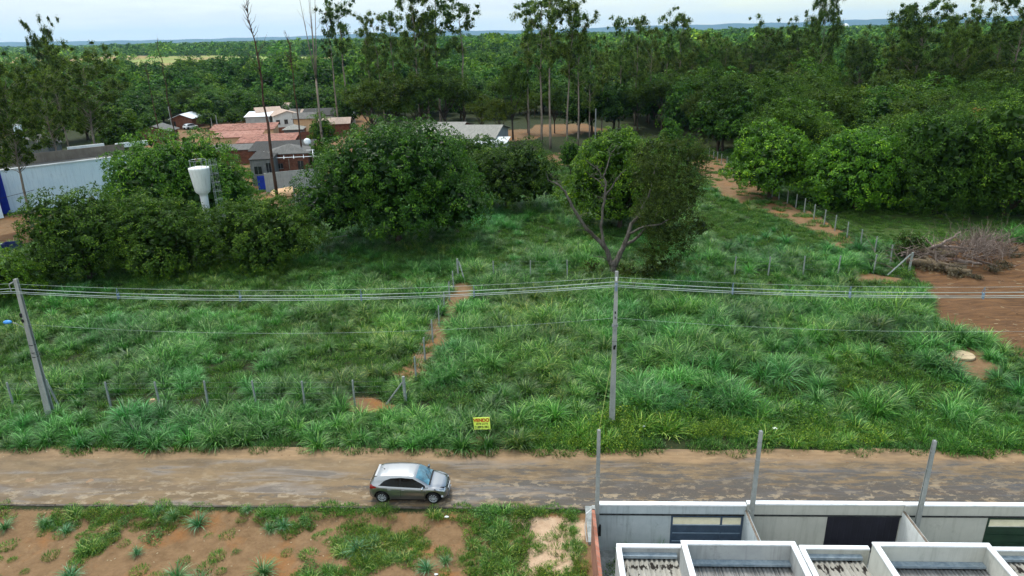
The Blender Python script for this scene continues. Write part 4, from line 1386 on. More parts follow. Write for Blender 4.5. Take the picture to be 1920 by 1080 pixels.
# dense crowns under the tall ones, and small trees round the lot
for i, (px, b_, tp, kd, k_, w_, c_) in enumerate([
        (700, 268, 150, feather, 0, 1.2, (.95, 1, .7)), (745, 262, 130, feather, 1, 1.3, (1.0, .95, .7)), (790, 262, 140, feather, 2, 1.2, (.9, 1.05, .7)), (835, 256, 120, feather, 0, 1.2, (.9, 1.0, .8)), (870, 250, 150, feather, 1, 1.0, (1.0, 1.05, .8)),
        (660, 240, 165, broad, 1, 1.0, (.8, .9, .7)), (905, 262, 175, feather, 2, .95, (1.25, 1.1, .75)), (938, 268, 180, feather, 0, .9, (1.2, 1.05, .8)), (962, 262, 110, feather, 1, .75, (.8, .95, .7)), (990, 250, 165, feather, 2, .9, (1.05, 1.1, .8)),
        (1040, 250, 160, feather, 0, .8, (.8, .95, .7)), (1110, 252, 140, broad, 2, 1.0, (.62, .72, .6)), (1150, 245, 150, broad, 3, 1.1, (.6, .72, .6)), (1195, 246, 150, feather, 1, 1.0, (.8, .9, .7)), (1085, 250, 165, broad, 0, 1.1, (.6, .7, .55)), (1240, 246, 130, feather, 2, 1.0, (.75, .85, .7)),
        (1275, 262, 160, broad, 1, .9, (.7, .9, .7)), (1310, 280, 165, feather, 0, .8, (.75, .75, .7)), (1345, 285, 170, broad, 2, 1.0, (.75, .95, .8)), (1385, 292, 178, broad, 3, 1.0, (.8, 1.0, .8)),
        (1172, 300, 238, broad, 0, 1.0, (1.2, 1.2, .8)), (1255, 300, 232, broad, 1, .9, (.9, 1.1, .8)), (1120, 300, 262, broad, 2, 1.1, (.9, 1.05, .8)), (1100, 318, 268, broad, 3, .9, (.8, 1.0, .75)), (1290, 320, 255, broad, 2, .8, (.7, .9, .7)),
        (1228, 330, 268, broad, 3, .9, (.9, .95, .7)), (1070, 330, 262, broad, 1, .8, (.85, 1.0, .75))]):
    zone = 'behind the huge mango dome' if px < 880 else ('around the dirt lot left of the lone grey pole' if px < 1100 else 'between the half dead tree and the dark wood behind')
    put('leafy_tree', '%s tree %s' % ({0: 'airy mid green', 1: 'dense dark green'}[0 if kd is feather else 1], zone), px, b_, tp, kd, 12 if kd is feather else 10, k_, w_, c_, 'trees ' + zone)

# ---- the wood on the right, tree by tree
WOOD = [(38, 92), (46, 87.5), (70, 87), (130, 86), (190, 200), (180, 215), (12, 215), (18, 195), (31, 150), (33, 125)]
rng = np.random.default_rng(17)
x, y = jgrid(5, 195, 84, 215, 7.0, 18, 0.8)
d = inpoly(x, y, WOOD)
vis = np.array([PJ((a, b, 5))[0] for a, b in zip(x, y)])
ok = (d > 0) & (vis < 2010) & (fbm(x, y, 9, 71) > 0.33)
cnt = 0
for a, b in zip(x[ok], y[ok]):
    r_ = random.Random(int(a * 31 + b * 17))
    px, py = PJ((a, b, 9))
    f = vn(a, b, 16, 88)
    front = b < 98
    hue = vn(a, b, 9, 66)
    if front or f > 0.56:
        kd, H0, h_ = broad, 10, 7.2 + (b - 85) * .05 + r_.uniform(-1, 2.2)
        c_ = random.Random(cnt).choice([(1.0, 1.05, .75), (1.25, 1.2, .8), (.8, 1.0, .8), (1.1, 1.15, .7), (.75, .85, .75), (1.3, 1.05, .75), (.8, 1.05, 1.0)])
        lb, nm = 'round crowned %s tree' % ('bright green' if c_[1] > 1.1 else 'mid green' if c_[1] > 1 else 'dark green'), 'leafy_tree'
        w_ = 1.15
    elif b < 165 or f < 0.3:
        kd, H0, h_ = feather, 12, 9.5 + (b - 85) * .05 + r_.uniform(-1.5, 2)
        c_ = random.Random(cnt).choice([(.8, .95, .7), (.7, .82, .6), (.95, 1.0, .65), (.85, 1.05, .8)])
        lb, nm, w_ = 'dark feathery flat topped tree', 'feathery_tree', 1.15
    else:
        kd, H0, h_ = lush, 20, 13.5 + r_.uniform(-2, 4.0)
        c_ = (.9 + .2 * r_.random(), 1.0, .82)
        lb, nm, w_ = 'tall loose grey green tree', 'eucalyptus_tree', .95
    if 1540 < px < 1670 and b > 150:
        h_ *= .62
    s_ = h_ / H0
    zone = 'at the front edge of the dark wood beyond the lawn' if front else ('in the middle of the wood on the right' if b < 160 else 'at the back of the wood on the right')
    tr, cr = kd[cnt % len(kd)]
    tree(nm, '%s %s' % (lb, zone), (a, b, float(hgt(a, b)) - .1), tr, cr, r_.uniform(0, 6.28), (s_ * w_, s_ * w_, s_), tuple(q * r_.uniform(.95, 1.25) for q in c_), 'trees ' + zone)
    cnt += 1
print('wood trees', cnt)
near_tree('flowering_tree', 'tree with a patch of orange yellow blossom near the right border', 1790, 330, 190, 90, 0.3, 33, 'leaf_wood', col=(1.2, 1.1, .7), clump=.55, leaf=.3)
fl = crown_mesh('blossom', leafmat('blossom_petals', (110, 84, 26), (150, 112, 32), (180, 140, 50)), [(0, 0, 0, 1.2, .9, .8), (1.2, 0, -1.2, .9, .8, .5)], .3, 9, .18, .6, .6, 34)
ft = [o for o in COL.objects if o.name.startswith('flowering_tree')][0]
fo = link('blossom', fl, ft)
fo.location = (0.2, -2.6, HT(ft.location.x, ft.location.y - 3, 216))
put('bare_tree', 'small bare grey tree at the shaded edge of the wood above the track', 1312, 268, 195, [bares[1]], 22, 0, 2.2)

# trees behind the village
rng = np.random.default_rng(27)
x, y = jgrid(-150, 20, 196, 222, 7.5, 28, 0.8)
for i, (a, b) in enumerate(zip(x, y)):
    px, py = PJ((a, b, 6))
    if px < -60 or rng.random() < .12:
        continue
    r_ = random.Random(i)
    kd = broad if r_.random() < .7 else feather
    c_ = r_.choice([(1.0, 1.1, .8), (1.25, 1.25, .8), (.75, .9, .8), (.9, 1.0, 1.1), (.65, .8, .7)])
    h_ = r_.uniform(6.5, 9.5)
    s_ = h_ / (10 if kd is broad else 12)
    zone = 'right behind the village roofs' if px < 650 else 'behind the white shed and the dirt lot'
    tr, cr = kd[i % len(kd)]
    tree('leafy_tree', '%s tree %s' % ('bright green' if c_[1] > 1.1 else 'greyish' if c_[2] > 1 else 'dark green' if c_[1] < 1 else 'mid green', zone), (a, b, 0), tr, cr, r_.uniform(0, 6.28), (s_ * 1.25, s_ * 1.25, s_), c_, 'trees ' + zone)
# garden trees among the left houses
for i, (px, b_, tp, k_, c_, lb) in enumerate([
        (20, 322, 262, 0, (.9, 1.0, .75), 'dark green garden tree at the left border above the warehouse roof'),
        (60, 300, 215, 1, (1.0, 1.05, .7), 'green garden tree by the orange roof at the left'),
        (110, 270, 190, 2, (.85, .95, .75), 'dark garden tree behind the leaning leafy trees at the left'),
        (165, 262, 180, 3, (1.1, 1.1, .7), 'bright garden tree behind the several trunked tree'),
        (215, 250, 175, 0, (.9, 1.0, .8), 'garden tree left of the small grey roof'),
        (262, 246, 190, 1, (.75, .9, .75), 'dark garden tree above the small grey roof'),
        (10, 250, 190, 2, (.9, 1.0, .8), 'tree at the left border behind the white roof'),
        (300, 234, 192, 3, (1.0, 1.05, .8), 'tree left of the brick house with the white gable'),
        (285, 262, 215, 1, (.95, 1.05, .8), 'low tree beside the small grey roof and brick wall'),
        (468, 205, 184, 2, (1.1, 1.2, .85), 'round bush like tree behind the grey block house')]):
    put('leafy_tree', lb, px, b_, tp, broad, 10, k_, 1.25, c_)
# small palm among the houses
p = G(598, 262)
t = thing('palm_tree', 'small palm tree with drooping fronds among the village roofs', 'palm', p)
hp = HT(p.x, p.y, 214)
MB().tube([(0, 0, -.2), (.1, 0, hp * .5), (0, 0, hp * .85)], [.16, .12, .1], 7).build('trunk', M['bark'], t, smooth=True)
fr = []
rng = np.random.default_rng(4)
PV = []
for k_ in range(15):
    a = k_ * 2.4
    for j in range(1, 12):
        s_ = j / 11
        px_ = np.array([math.cos(a) * 2.3 * s_, math.sin(a) * 2.3 * s_, hp * .86 + 1.1 * math.sin(s_ * 2.2) - 1.0 * s_ * s_])
        for q in (-1, 1):
            PV.append(px_ + np.array([-math.sin(a), math.cos(a), 0]) * q * .22 * (1 - s_ * .5) + np.array([0, 0, -.06]))
PV = np.array(PV)
V, F = leaves(PV, np.tile([0, 0, 1.0], (len(PV), 1)), np.full(len(PV), .55), .25, .3, rng, .3)
link('crown', npmesh('crown', V, F, M['leaf_wood'], rng.uniform(0, 1, len(PV))), t).color = (1.1, 1.2, .9, 1)

# ---- far woodland: nobody could count it
fb = []
for i in range(4):
    L = dome_lobes(4.5, 8.5, 0.4, 500 + i, 7, .5)
    fb.append(crown_mesh('far_crown', M['leaf_far'], L, 0.95, 13, 0.75, .5, .9, 500 + i, .2, -.3, .1, True, .5, .3))
ff = []
for i in range(3):
    L = dome_lobes(4.5, 8.5, 0.4, 600 + i, 5, .5)
    ff.append(crown_mesh('far_crown', M['leaf_far'], L, 1.8, 9, 1.7, .6, .8, 600 + i, .2, -.2, 0, True, .5, .35))


def woodland(name, y0, y1, st, seed, meshes, sc, half):
    rng = np.random.default_rng(seed)
    x, y = jgrid(-y1 * half - 60, y1 * half + 60, y0, y1, st, seed, .95)
    px = 960 + FPX * (x * CR.x + y * CR.y - CAMH * CR.z) / (x * CF.x + y * CF.y - CAMH * CF.z)
    keep = (px > -250) & (px < 2170)
    keep &= ~((y < 230) & (x > -150) & (x < 190))
    pas = inpoly(x, y, P_PASTURE)
    keep &= (pas < -4) | (rng.uniform(0, 1, x.shape) < np.where(fbm(x, y, 260, 9) > .52, .12, .01))
    gap = fbm(x, y, 70, 12)
    keep &= gap > 0.30
    x, y = x[keep], y[keep]
    n = len(x)
    s = sc * (0.6 + 0.95 * rng.uniform(0, 1, n) ** 2) * (0.8 + .5 * fbm(x, y, 90, 14))
    cols = [(1, 1.05, .85), (1.45, 1.3, .8), (.62, .8, .75), (.85, 1.05, 1.0), (1.15, 1.2, 1.5), (.4, .52, .48)]
    tn = (1.3 if y0 > 600 else 1.08) * tints(n, rng, cols, [4, 2.5, 3, 2, .8, 2], .2) * np.array([1.2, 1.12, .95]) * (0.62 + 0.95 * fbm(x, y, 60, 19))[:, None]
    zz = rng.uniform(.75, 1.15, n)
    print(name, n)
    scatter(name, np.stack([x, y, x * 0 - .3], -1), np.stack([s, s, s * zz / max(1, sc / 1.3)], -1), np.stack([x * 0, x * 0, rng.uniform(0, 6.28, n)], -1), tn, rng.integers(0, len(meshes), n), meshes)


woodland('woodland', 205, 620, 7.0, 41, fb, 1.0, .85)
woodland('distant_woodland', 620, 1800, 13, 42, ff, 1.6, .82)
woodland('horizon_woodland', 1800, 7000, 46, 43, ff, 5.0, .8)

# pasture seen beyond the woods on the left
n = NT('pasture_grass')
v = n.coord()
c = n.mix(n.ramp(n.noise(n.scalev(v, (1, .5, 1)), .006, 5), .4, .6), lin((118, 142, 66)), lin((146, 118, 84)))
c = n.mix(n.ramp(n.noise(v, .05, 5), .5, .8), c, lin((120, 136, 70)))
n.bsdf(c, .95, .1)
V = [(a, b, .35) for a, b, _ in P_PASTURE]
mb = MB()
mb.add(V, [tuple(range(len(V)))])
mb.build('pasture', n.m, kind='structure')

# hills on the horizon
mb = MB()
for (D, xs, hf, nm) in [(14000, (-11500, 12000), lambda q: 40 + 70 * max(0, math.sin(q * 2.1 + 4)) + 30 * float(fbm(q * 9, 0, 1, 5)) + 90 * math.exp(-((q - .50) / .10) ** 2) + 45 * math.exp(-((q - .33) / .06) ** 2), 'a'), (15500, (-13000, 14000), lambda q: 60 + 90 * float(fbm(q * 5, 3, 1, 6)) + 60 * max(0, q), 'b')]:
    vs, fs = [], []
    N = 160
    for i in range(N + 1):
        x_ = xs[0] + (xs[1] - xs[0]) * i / N
        h_ = hf(x_ / D)
        for k_, (dy, f_) in enumerate([(-900, 0), (-500, .45), (-150, .85), (0, 1), (300, .8), (1200, -.05)]):
            vs.append((x_, D + dy, -2 + h_ * f_ * (1 + .06 * math.sin(i * 1.3 + k_))))
    for i in range(N):
        for k_ in range(5):
            fs.append((i * 6 + k_, i * 6 + 6 + k_, i * 6 + 7 + k_, i * 6 + k_ + 1))
    mb.add(vs, fs)
M['hill'] = mottled('hill_scrub', (26, 44, 34), (40, 60, 44), .004, .95)
mb.build('hills', M['hill'], smooth=True, kind='structure')

# ------------------------------------------------------------------ concrete posts of the lots
def post_mesh(h, w0=.12, w1=.10):
    mb = MB()
    P = []
    for z, w in ((-.3, w0), (h - .02, w1), (h, w1 * .8)):
        q = w / 2
        c = q * .35
        P.append([(-q + c, -q, z), (q - c, -q, z), (q, -q + c, z), (q, q - c, z), (q - c, q, z), (-q + c, q, z), (-q, q - c, z), (-q, -q + c, z)])
    vs = sum(P, [])
    fs = [tuple(range(16, 24))]
    for r in (0, 8):
        for k in range(8):
            fs.append((r + k, r + (k + 1) % 8, r + 8 + (k + 1) % 8, r + 8 + k))
    mb.add(vs, fs)
    return mesh_of(mb, 'fence_post', M['postc'], False)


PM = post_mesh(1.85)
PT = post_mesh(2.0, .19, .17)
ORD = ['first', 'second', 'third', 'fourth', 'fifth', 'sixth', 'seventh', 'eighth', 'ninth', 'tenth', 'eleventh', 'twelfth']
rows = [
    ('verge', [(12, 717), (196, 716), (290, 716), (381, 714), (473, 714), (565, 714), (660, 713), (757, 710)], 'posts along the tall grass verge', '%s post from the left in the row along the grassy road verge'),
    ('path', [(777, 669), (794, 633), (809, 600), (821, 573), (831, 549), (841, 528), (849, 508), (858, 488)], 'posts beside the bare earth path', '%s post, counted from the road, in the line beside the bare earth path'),
    ('back', [(925, 489), (994, 488), (1064, 487)], 'posts across the back of the middle lot', '%s half hidden post from the left between the path and the half dead tree'),
    ('right', [(1380, 481), (1444, 481), (1510, 480), (1576, 479), (1643, 477), (1710, 476)], 'posts across the back of the right lot', '%s post right of the half dead tree, counted from the tree to the log pile'),
    ('track', [(1675, 459), (1645, 443), (1618, 430), (1592, 416), (1569, 403), (1549, 393), (1529, 383), (1511, 372), (1495, 364), (1479, 356), (1463, 350), (1450, 346)], 'posts along the dirt track', '%s post of the slanting line beside the dirt track, counted from the log pile'),
    ('far', [(1372, 301), (1364, 293), (1354, 288), (1346, 284), (1339, 280), (1331, 276)], 'posts at the far end of the dirt track', '%s post at the far end of the track, counted from the round trees'),
]
fence_tops = {}
for nm, tops, grp, lb in rows:
    tp = []
    for i, (px, py) in enumerate(tops):
        p = G(px, py, 1.8)
        g = float(hgt(p.x, p.y))
        p = G(px, py, 1.8 + g)
        corner = (nm == 'verge' and i == 7) or (nm == 'right' and i == 5) or (nm == 'path' and i == 7)
        o = link('fence_post', PT if corner else PM, None, lb % ORD[i], 'fence post', grp)
        o.location = (p.x, p.y, g - .05)
        r_ = random.Random(px)
        o.rotation_euler = (r_.uniform(-.02, .02), r_.uniform(-.025, .025), r_.uniform(-.1, .1))
        tp.append(Vector((p.x, p.y, g)))
    fence_tops[nm] = tp
    mb = MB()
    for a, b in zip(tp[:-1], tp[1:]):
        for z in (.5, .95, 1.35, 1.7):
            mb.tube([a + Vector((0, 0, z)), a.lerp(b, .5) + Vector((0, 0, z - .03)), b + Vector((0, 0, z))], .0035, 3, False)
    names = {'verge': 'strands of wire along the post row at the grassy road verge', 'path': 'strands of wire on the posts beside the bare earth path', 'back': 'strands of wire on the half hidden posts left of the half dead tree',
             'right': 'strands of wire on the posts right of the half dead tree', 'track': 'strands of wire on the slanting post line by the dirt track', 'far': 'strands of wire on the posts at the far track end'}
    mb.build('fence_wire', M['steel'], None, label=names[nm], cat='wire', kind='thing')


def strut(p0, p1, w, label, name='brace_post', grp=None):
    mb = MB()
    d = Vector(p1) - Vector(p0)
    mb.tube([p0, p1], w / 2, 6)
    return mb.build(name, M['postc'], None, label=label, cat='brace post', group=grp)


a = fence_tops['verge'][-1]
strut(a + Vector((-.1, 0, 1.55)), a + Vector((-1.25, 0, .0)), .11, 'slanting concrete brace against the last verge post, above the bare patch')
a = fence_tops['right'][-1]
strut(a + Vector((-.1, 0, 1.75)), G(1664, 516), .13, 'long pale slanting brace leaning on the corner post by the log pile')
a = fence_tops['path'][-1]
strut(a + Vector((.1, 0, 1.7)), G(872, 528), .12, 'slanting pale brace at the far end of the bare earth path')
strut(G(86, 712, 2.1), G(112, 765, 0.1), .13, 'slanting concrete strut just right of the left utility pole foot')
strut(G(86, 445, 2.0), G(72, 466, .2), .1, 'white slanting stake in the grass right of the blue skip')


# ------------------------------------------------------------------ utility poles
def dt_pole(mb, p0, p1, w0, w1, rz=0.0):
    """double-T concrete pole: a web with two flanges, tapering upward"""
    p0, p1 = Vector(p0), Vector(p1)
    c, s = math.cos(rz), math.sin(rz)
    sec = [(-1, -.8), (1, -.8), (1, -.45), (.3, -.38), (.3, .38), (1, .45), (1, .8), (-1, .8), (-1, .45), (-.3, .38), (-.3, -.38), (-1, -.45)]
    vs = []
    for p, w in ((p0, w0), (p1, w1)):
        for x_, y_ in sec:
            x2, y2 = x_ * w / 2, y_ * w / 2
            vs.append((p.x + c * x2 - s * y2, p.y + s * x2 + c * y2, p.z))
    fs = [tuple(range(12, 24)), tuple(range(11, -1, -1))]
    for k in range(12):
        fs.append((k, (k + 1) % 12, 12 + (k + 1) % 12, 12 + k))
    mb.add(vs, fs)


pc = G(1147, 797)
pc.z = 0
t = thing('utility_pole', 'tall straight concrete pole standing between road verge and field, right of the yellow sign', 'utility pole', pc)
mb = MB()
dt_pole(mb, (0, 0, -.4), (0.02, 0, 9.5), .34, .17)
mb.build('shaft', M['pole'], t)
MB().box(0, -.13, 6.35, .34, .08, .07).box(0, -.12, 6.1, .07, .06, .45).box(.14, -.13, 6.42, .05, .05, .12).box(-.14, -.13, 6.42, .05, .05, .12).build('crossarm', M['steel'], t)
MB().box(0, -.13, 5.05, .1, .1, .2).box(.05, -.15, 5.15, .06, .06, .1).build('cable_clamp', M['black'], t)
MB().box(.0, -.12, 9.1, .09, .1, .2).build('top_clamp', M['white'], t)
MB().box(.0, -.16, 8.65, .1, .16, .42).build('cable_bracket', M['bluegrey'], t)
MB().box(.0, -.13, 7.15, .06, .06, .12).box(.0, -.13, 6.85, .05, .05, .1).build('bolt', M['black'], t)
MB().tube([(-.1, -.1, 4.9), (-.17, -.05, 3), (-.2, -.02, 1.2)], .006, 4).build('drop_cable', M['yellowcable'], t)
pl = G(95, 780)
tl = AT(29, 523, pl.y)
t = thing('utility_pole', 'thick concrete pole leaning at the left border, carrying a street lamp', 'utility pole', pl)
dx, hl = tl.x - pl.x, tl.z
mb = MB()
dt_pole(mb, (0, 0, -.4), (dx, 0, hl), .42, .2)
mb.build('shaft', M['pole'], t)


def onpole(py):
    q = AT(60, py, pl.y).z
    q = HT(pl.x, pl.y, py)
    return Vector((dx * q / hl, 0, q))


q = onpole(527)
MB().tube([q + Vector((-.05, -.08, .0)), q + Vector((-.3, -.12, -.12)), q + Vector((-.38, -.12, -.2))], .035, 6).tube([q + Vector((-.38, -.12, -.18)), q + Vector((-.36, -.12, -.62))], .03, 6).build('cable_bracket', M['steel'], t)
q = onpole(618)
lampend = AT(14, 604, pl.y - .5) - pl
MB().tube([q, q.lerp(lampend, .6) + Vector((0, 0, .12)), lampend], .025, 6).build('lamp_arm', M['steel'], t)
mb = MB()
mb.lathe([(.02, -.12), (.14, -.1), (.2, -.02), (.17, .08), (.07, .14), (.01, .15)], n=12)
lh = mb.build('street_lamp_head', M['lampblue'], t, smooth=True)
lh.location = lampend
lh.scale = (1.3, .8, .8)
q = onpole(590)
MB().box(q.x - .14, -.12, q.z, .1, .1, .25).box(q.x - .12, -.12, q.z - .35, .1, .1, .18).build('cable_clamp', M['black'], t)
for yy in (646, 660, 668):
    q = onpole(yy)
    MB().lathe([(.17, q.z - .02), (.18, q.z), (.17, q.z + .02)], cx=q.x, n=12).build('strap', M['black'], t)
q = onpole(657)
mb = MB()
mb.tube([q + Vector((-.1, -.1, 0)), q + Vector((-.6, -.1, -.3)), q + Vector((-2, -.1, -.28)), q + Vector((-5, 0, -.1)), q + Vector((-26, 0, .5))], .035, 5)
mb.tube([q + Vector((-.6, -.12, -.34)), q + Vector((-1.3, -.12, -.3))], .09, 8)
mb.build('cable', M['black'], None, label='thick black cable bundle with a splice running left from the leaning pole', cat='cable')


def wire(p0, p1, sag, r, n=24):
    mb = MB()
    P = []
    for i in range(n + 1):
        t_ = i / n
        p = Vector(p0).lerp(Vector(p1), t_)
        p.z -= sag * 4 * t_ * (1 - t_)
        P.append(p)
    mb.tube(P, r, 5, False)
    return mb


cz = [HT(pc.x, pc.y, q) for q in (517.5, 527.5, 530.5, 535)]
lz = [HT(pl.x + dx, pl.y, q) for q in (530.5, 541, 543.5, 548)]
xo = pl.x + dx - .35
nextx = pc.x + 34.6
spans = [('left span', (xo, pl.y - .12), lz, (pc.x, pc.y - .2), cz, .62), ('right span', (pc.x, pc.y - .2), cz, (nextx, pc.y - 1.3), [c + .1 for c in cz], .62), ('far left span', (xo - 33, pl.y + .8), lz, (xo, pl.y - .12), lz, .6)]
sp_at = []
wn = ['thin top wire', 'far upper cable', 'near upper cable', 'lowest cable']
for sn, a, az, b, bz, sg in spans:
    where = {'left span': 'between the leaning pole and the straight pole', 'right span': 'from the straight pole to the right border', 'far left span': 'from the leaning pole to the left border'}[sn]
    for k_ in range(4):
        oy = (0, .14, -.12, 0)[k_]
        mb = wire((a[0], a[1] + oy, az[k_]), (b[0], b[1] + oy, bz[k_]), sg * (.92 if k_ == 0 else 1), .008 if k_ == 0 else .016)
        mb.build('power_cable', M['asph_wire'], None, label='%s %s' % (wn[k_], where), cat='power cable', group='overhead power cables')
for i, (sn, px) in enumerate([(0, 218), (0, 447), (0, 675), (0, 888), (1, 1375), (1, 1597), (1, 1849)]):
    s_, a, az, b, bz, sg = spans[sn]
    lo_, hi_ = 0., 1.
    for _ in range(30):
        m_ = (lo_ + hi_) / 2
        p = Vector((a[0] + (b[0] - a[0]) * m_, a[1] + (b[1] - a[1]) * m_, az[1] + (bz[1] - az[1]) * m_))
        if PJ(p)[0] < px:
            lo_ = m_
        else:
            hi_ = m_
    zz = [az[k_] + (bz[k_] - az[k_]) * m_ - sg * (.92 if k_ == 0 else 1) * 4 * m_ * (1 - m_) for k_ in range(4)]
    mb = MB()
    mb.tube([(p.x, p.y, zz[0]), (p.x, p.y + .14, zz[1]), (p.x, p.y, zz[3]), (p.x, p.y - .12, zz[2]), (p.x, p.y, zz[0])], .018, 5)
    mb.box(p.x, p.y, (zz[1] + zz[3]) / 2 - .02, .05, .18, .3)
    mb.build('cable_spacer', M['bluegrey'], None, label='%s blue grey spacer clipped on the cables, counted from the left border' % ORD[i], cat='spacer', group='spacers on the power cables')
for (ya, yb, r_, mt, lb) in [(594, 606, .006, 'asph_wire', 'thin pale wire below the cable bundle, tied to the short crossarm'), (638, 662, .006, 'black', 'thin dark wire crossing the field at mid pole height')]:
    za, zb = HT(pc.x, pc.y, ya), onpole(yb).z
    wire((pl.x + dx * zb / hl, pl.y - .15, zb), (pc.x, pc.y - .15, za), .75, r_).build('wire', M[mt], None, label=lb + ' left side', cat='wire')
    wire((pc.x, pc.y - .15, za), (nextx, pc.y - 1.2, za + .1), .75, r_).build('wire', M[mt], None, label=lb + ' right side', cat='wire')

# ------------------------------------------------------------------ three slim posts of the row houses
hp = []
for i, (px, py, X, lb) in enumerate([(1123, 806, None, 'slim concrete post behind the brick wall corner, leftmost of three by the houses'), (1427, 808, None, 'slim concrete post between the blue gate and the black gate'), (1753, 826, None, 'leaning looking concrete post between the black gate and the green gate')]):
    tp = AT(px, py, 24.72)
    t = thing('service_post', lb, 'post', (tp.x, 24.72, 0), 0, 'service posts of the row houses')
    mb = MB()
    dt_pole(mb, (0, 0, -.2), (0, 0, tp.z), .21, .135)
    mb.build('shaft', M['pole'], t)
    for k_ in range(5):
        MB().box(0, 0, tp.z - .5 - k_ * .85, .15 + .012 * k_, .13, .02).build('strap', M['steel'], t)
    hp.append(tp)
    if i == 0:
        MB().box(.12, -.03, 1.35, .12, .16, .5).build('meter_box', M['black'], t)
wire((pc.x - .1, pc.y - .15, HT(pc.x, pc.y, 660)), (hp[0].x, 24.72, hp[0].z - .05), .12, .007).build('drop_cable', M['yellowcable'], None, label='yellow green cable hanging from the straight pole to the leftmost house post', cat='cable')

# ------------------------------------------------------------------ row houses, walls and gates
def corr(x0, x1, y0, y1, z0, z1, pitch=.18, amp=.028):
    n = int((x1 - x0) / pitch * 6)
    vs, fs = [], []
    for i in range(n + 1):
        x_ = x0 + (x1 - x0) * i / n
        w_ = amp * math.sin(2 * math.pi * (x_ - x0) / pitch)
        for (yy, zz) in ((y0, z0), (y1, z1)):
            vs += [(x_, yy, zz + w_), (x_, yy, zz + w_ - .012)]
    for i in range(n):
        b = i * 4
        fs += [(b, b + 4, b + 6, b + 2), (b + 1, b + 3, b + 7, b + 5), (b, b + 1, b + 5, b + 4), (b + 2, b + 6, b + 7, b + 3)]
    m_ = MB()
    m_.add(vs, fs)
    return m_


n = NT('roof_sheet_mouldy')
v = n.coord()
c = n.mix(n.ramp(n.noise(n.scalev(v, (4, .6, 1)), 1.5, 6, .7), .35, .65), lin((132, 130, 122)), lin((160, 157, 148)))
wv = n.n('ShaderNodeTexWave', wave_type='BANDS', bands_direction='X', wave_profile='SIN')
wv.inputs['Scale'].default_value = 1 / .18 / 3.14159 * 1.0
n.l(v, wv.inputs['Vector'])
sx_ = n.n('ShaderNodeSeparateXYZ')
n.l(v, sx_.inputs[0])
band = n.math('SUBTRACT', 1.0, n.math('MULTIPLY', n.math('ABSOLUTE', n.math('SUBTRACT', sx_.outputs[1], 20.28)), 4.2), clamp=True)
sc_ = n.noise(n.scalev(v, (5.4, 1.6, 1)), 1.4, 3, .6)
c = n.mix(n.ramp(n.math('ADD', n.math('MULTIPLY', sc_, 1.0), n.math('MULTIPLY', band, .16)), .60, .66), c, lin((34, 30, 26)))
n.bsdf(c, .9, .2)
M['sheet_mould'] = n.m

for ui, (x0, lab) in enumerate([(2.0, 'left row house by the brick wall, small mouldy sheet roof and sunken metal roof'), (8.65, 'middle row house behind the black gate, with white capped roof parapets'), (15.3, 'right row house behind the green gate, cut off by the right border')]):
    t = thing('row_house', lab, 'house', (0, 0, 0), 0, 'row houses by the road')
    sx0, sx1, mx0, mx1 = x0 + .6, x0 + 2.85, x0 + 2.8, x0 + 6.75
    T = .15
    wl = MB()
    # low wing
    wl.b2(sx0, 20.86, 0, mx0 + .3, 21.0, 3.72)
    wl.b2(sx0, 14, 0, sx0 + T, 20.86, 3.72)
    # high wing
    wl.b2(mx0, 20.1, 0, mx1, 20.25, 4.52)
    wl.b2(mx0, 14, 0, mx0 + T, 20.1, 4.52)
    wl.b2(mx1 - T, 14, 0, mx1, 20.1, 4.52)
    wl.build('wall', M['pl_cream'] if ui else M['pl_grey'], t)
    cp = MB()
    cp.box((sx0 + mx0) / 2 + .15, 20.93, 3.75, mx0 - sx0 + .29, .2, .06, bev=.012)
    cp.box(sx0 + T / 2, 17.4, 3.755, .2, 6.86, .06, bev=.012)
    cp.box((mx0 + mx1) / 2, 20.175, 4.55, mx1 - mx0 + .05, .2, .06, bev=.012)
    cp.box(mx0 + T / 2, 17, 4.555, .2, 6.15, .06, bev=.012)
    cp.box(mx1 - T / 2, 17, 4.555, .2, 6.15, .06, bev=.012)
    cp.build('parapet_cap', M['capwhite'], t)
    corr(sx0 + T, mx0, 14, 20.72, 3.62, 3.36).build('low_roof_sheet', M['sheet_mould'], t, smooth=True)
    corr(mx0 + T, mx1 - T, 14, 19.98, 4.05, 3.74, .14, .018).build('high_roof_sheet', M['rf_tin'], t, smooth=True)
    fl_ = MB()
    fl_.b2(sx0 + T, 20.66, 3.40, mx0, 20.855, 3.52)
    fl_.b2(mx0 + T + .01, 19.85, 3.80, mx1 - T - .01, 20.09, 3.89)
    fl_.build('flashing', M['flash'], t)

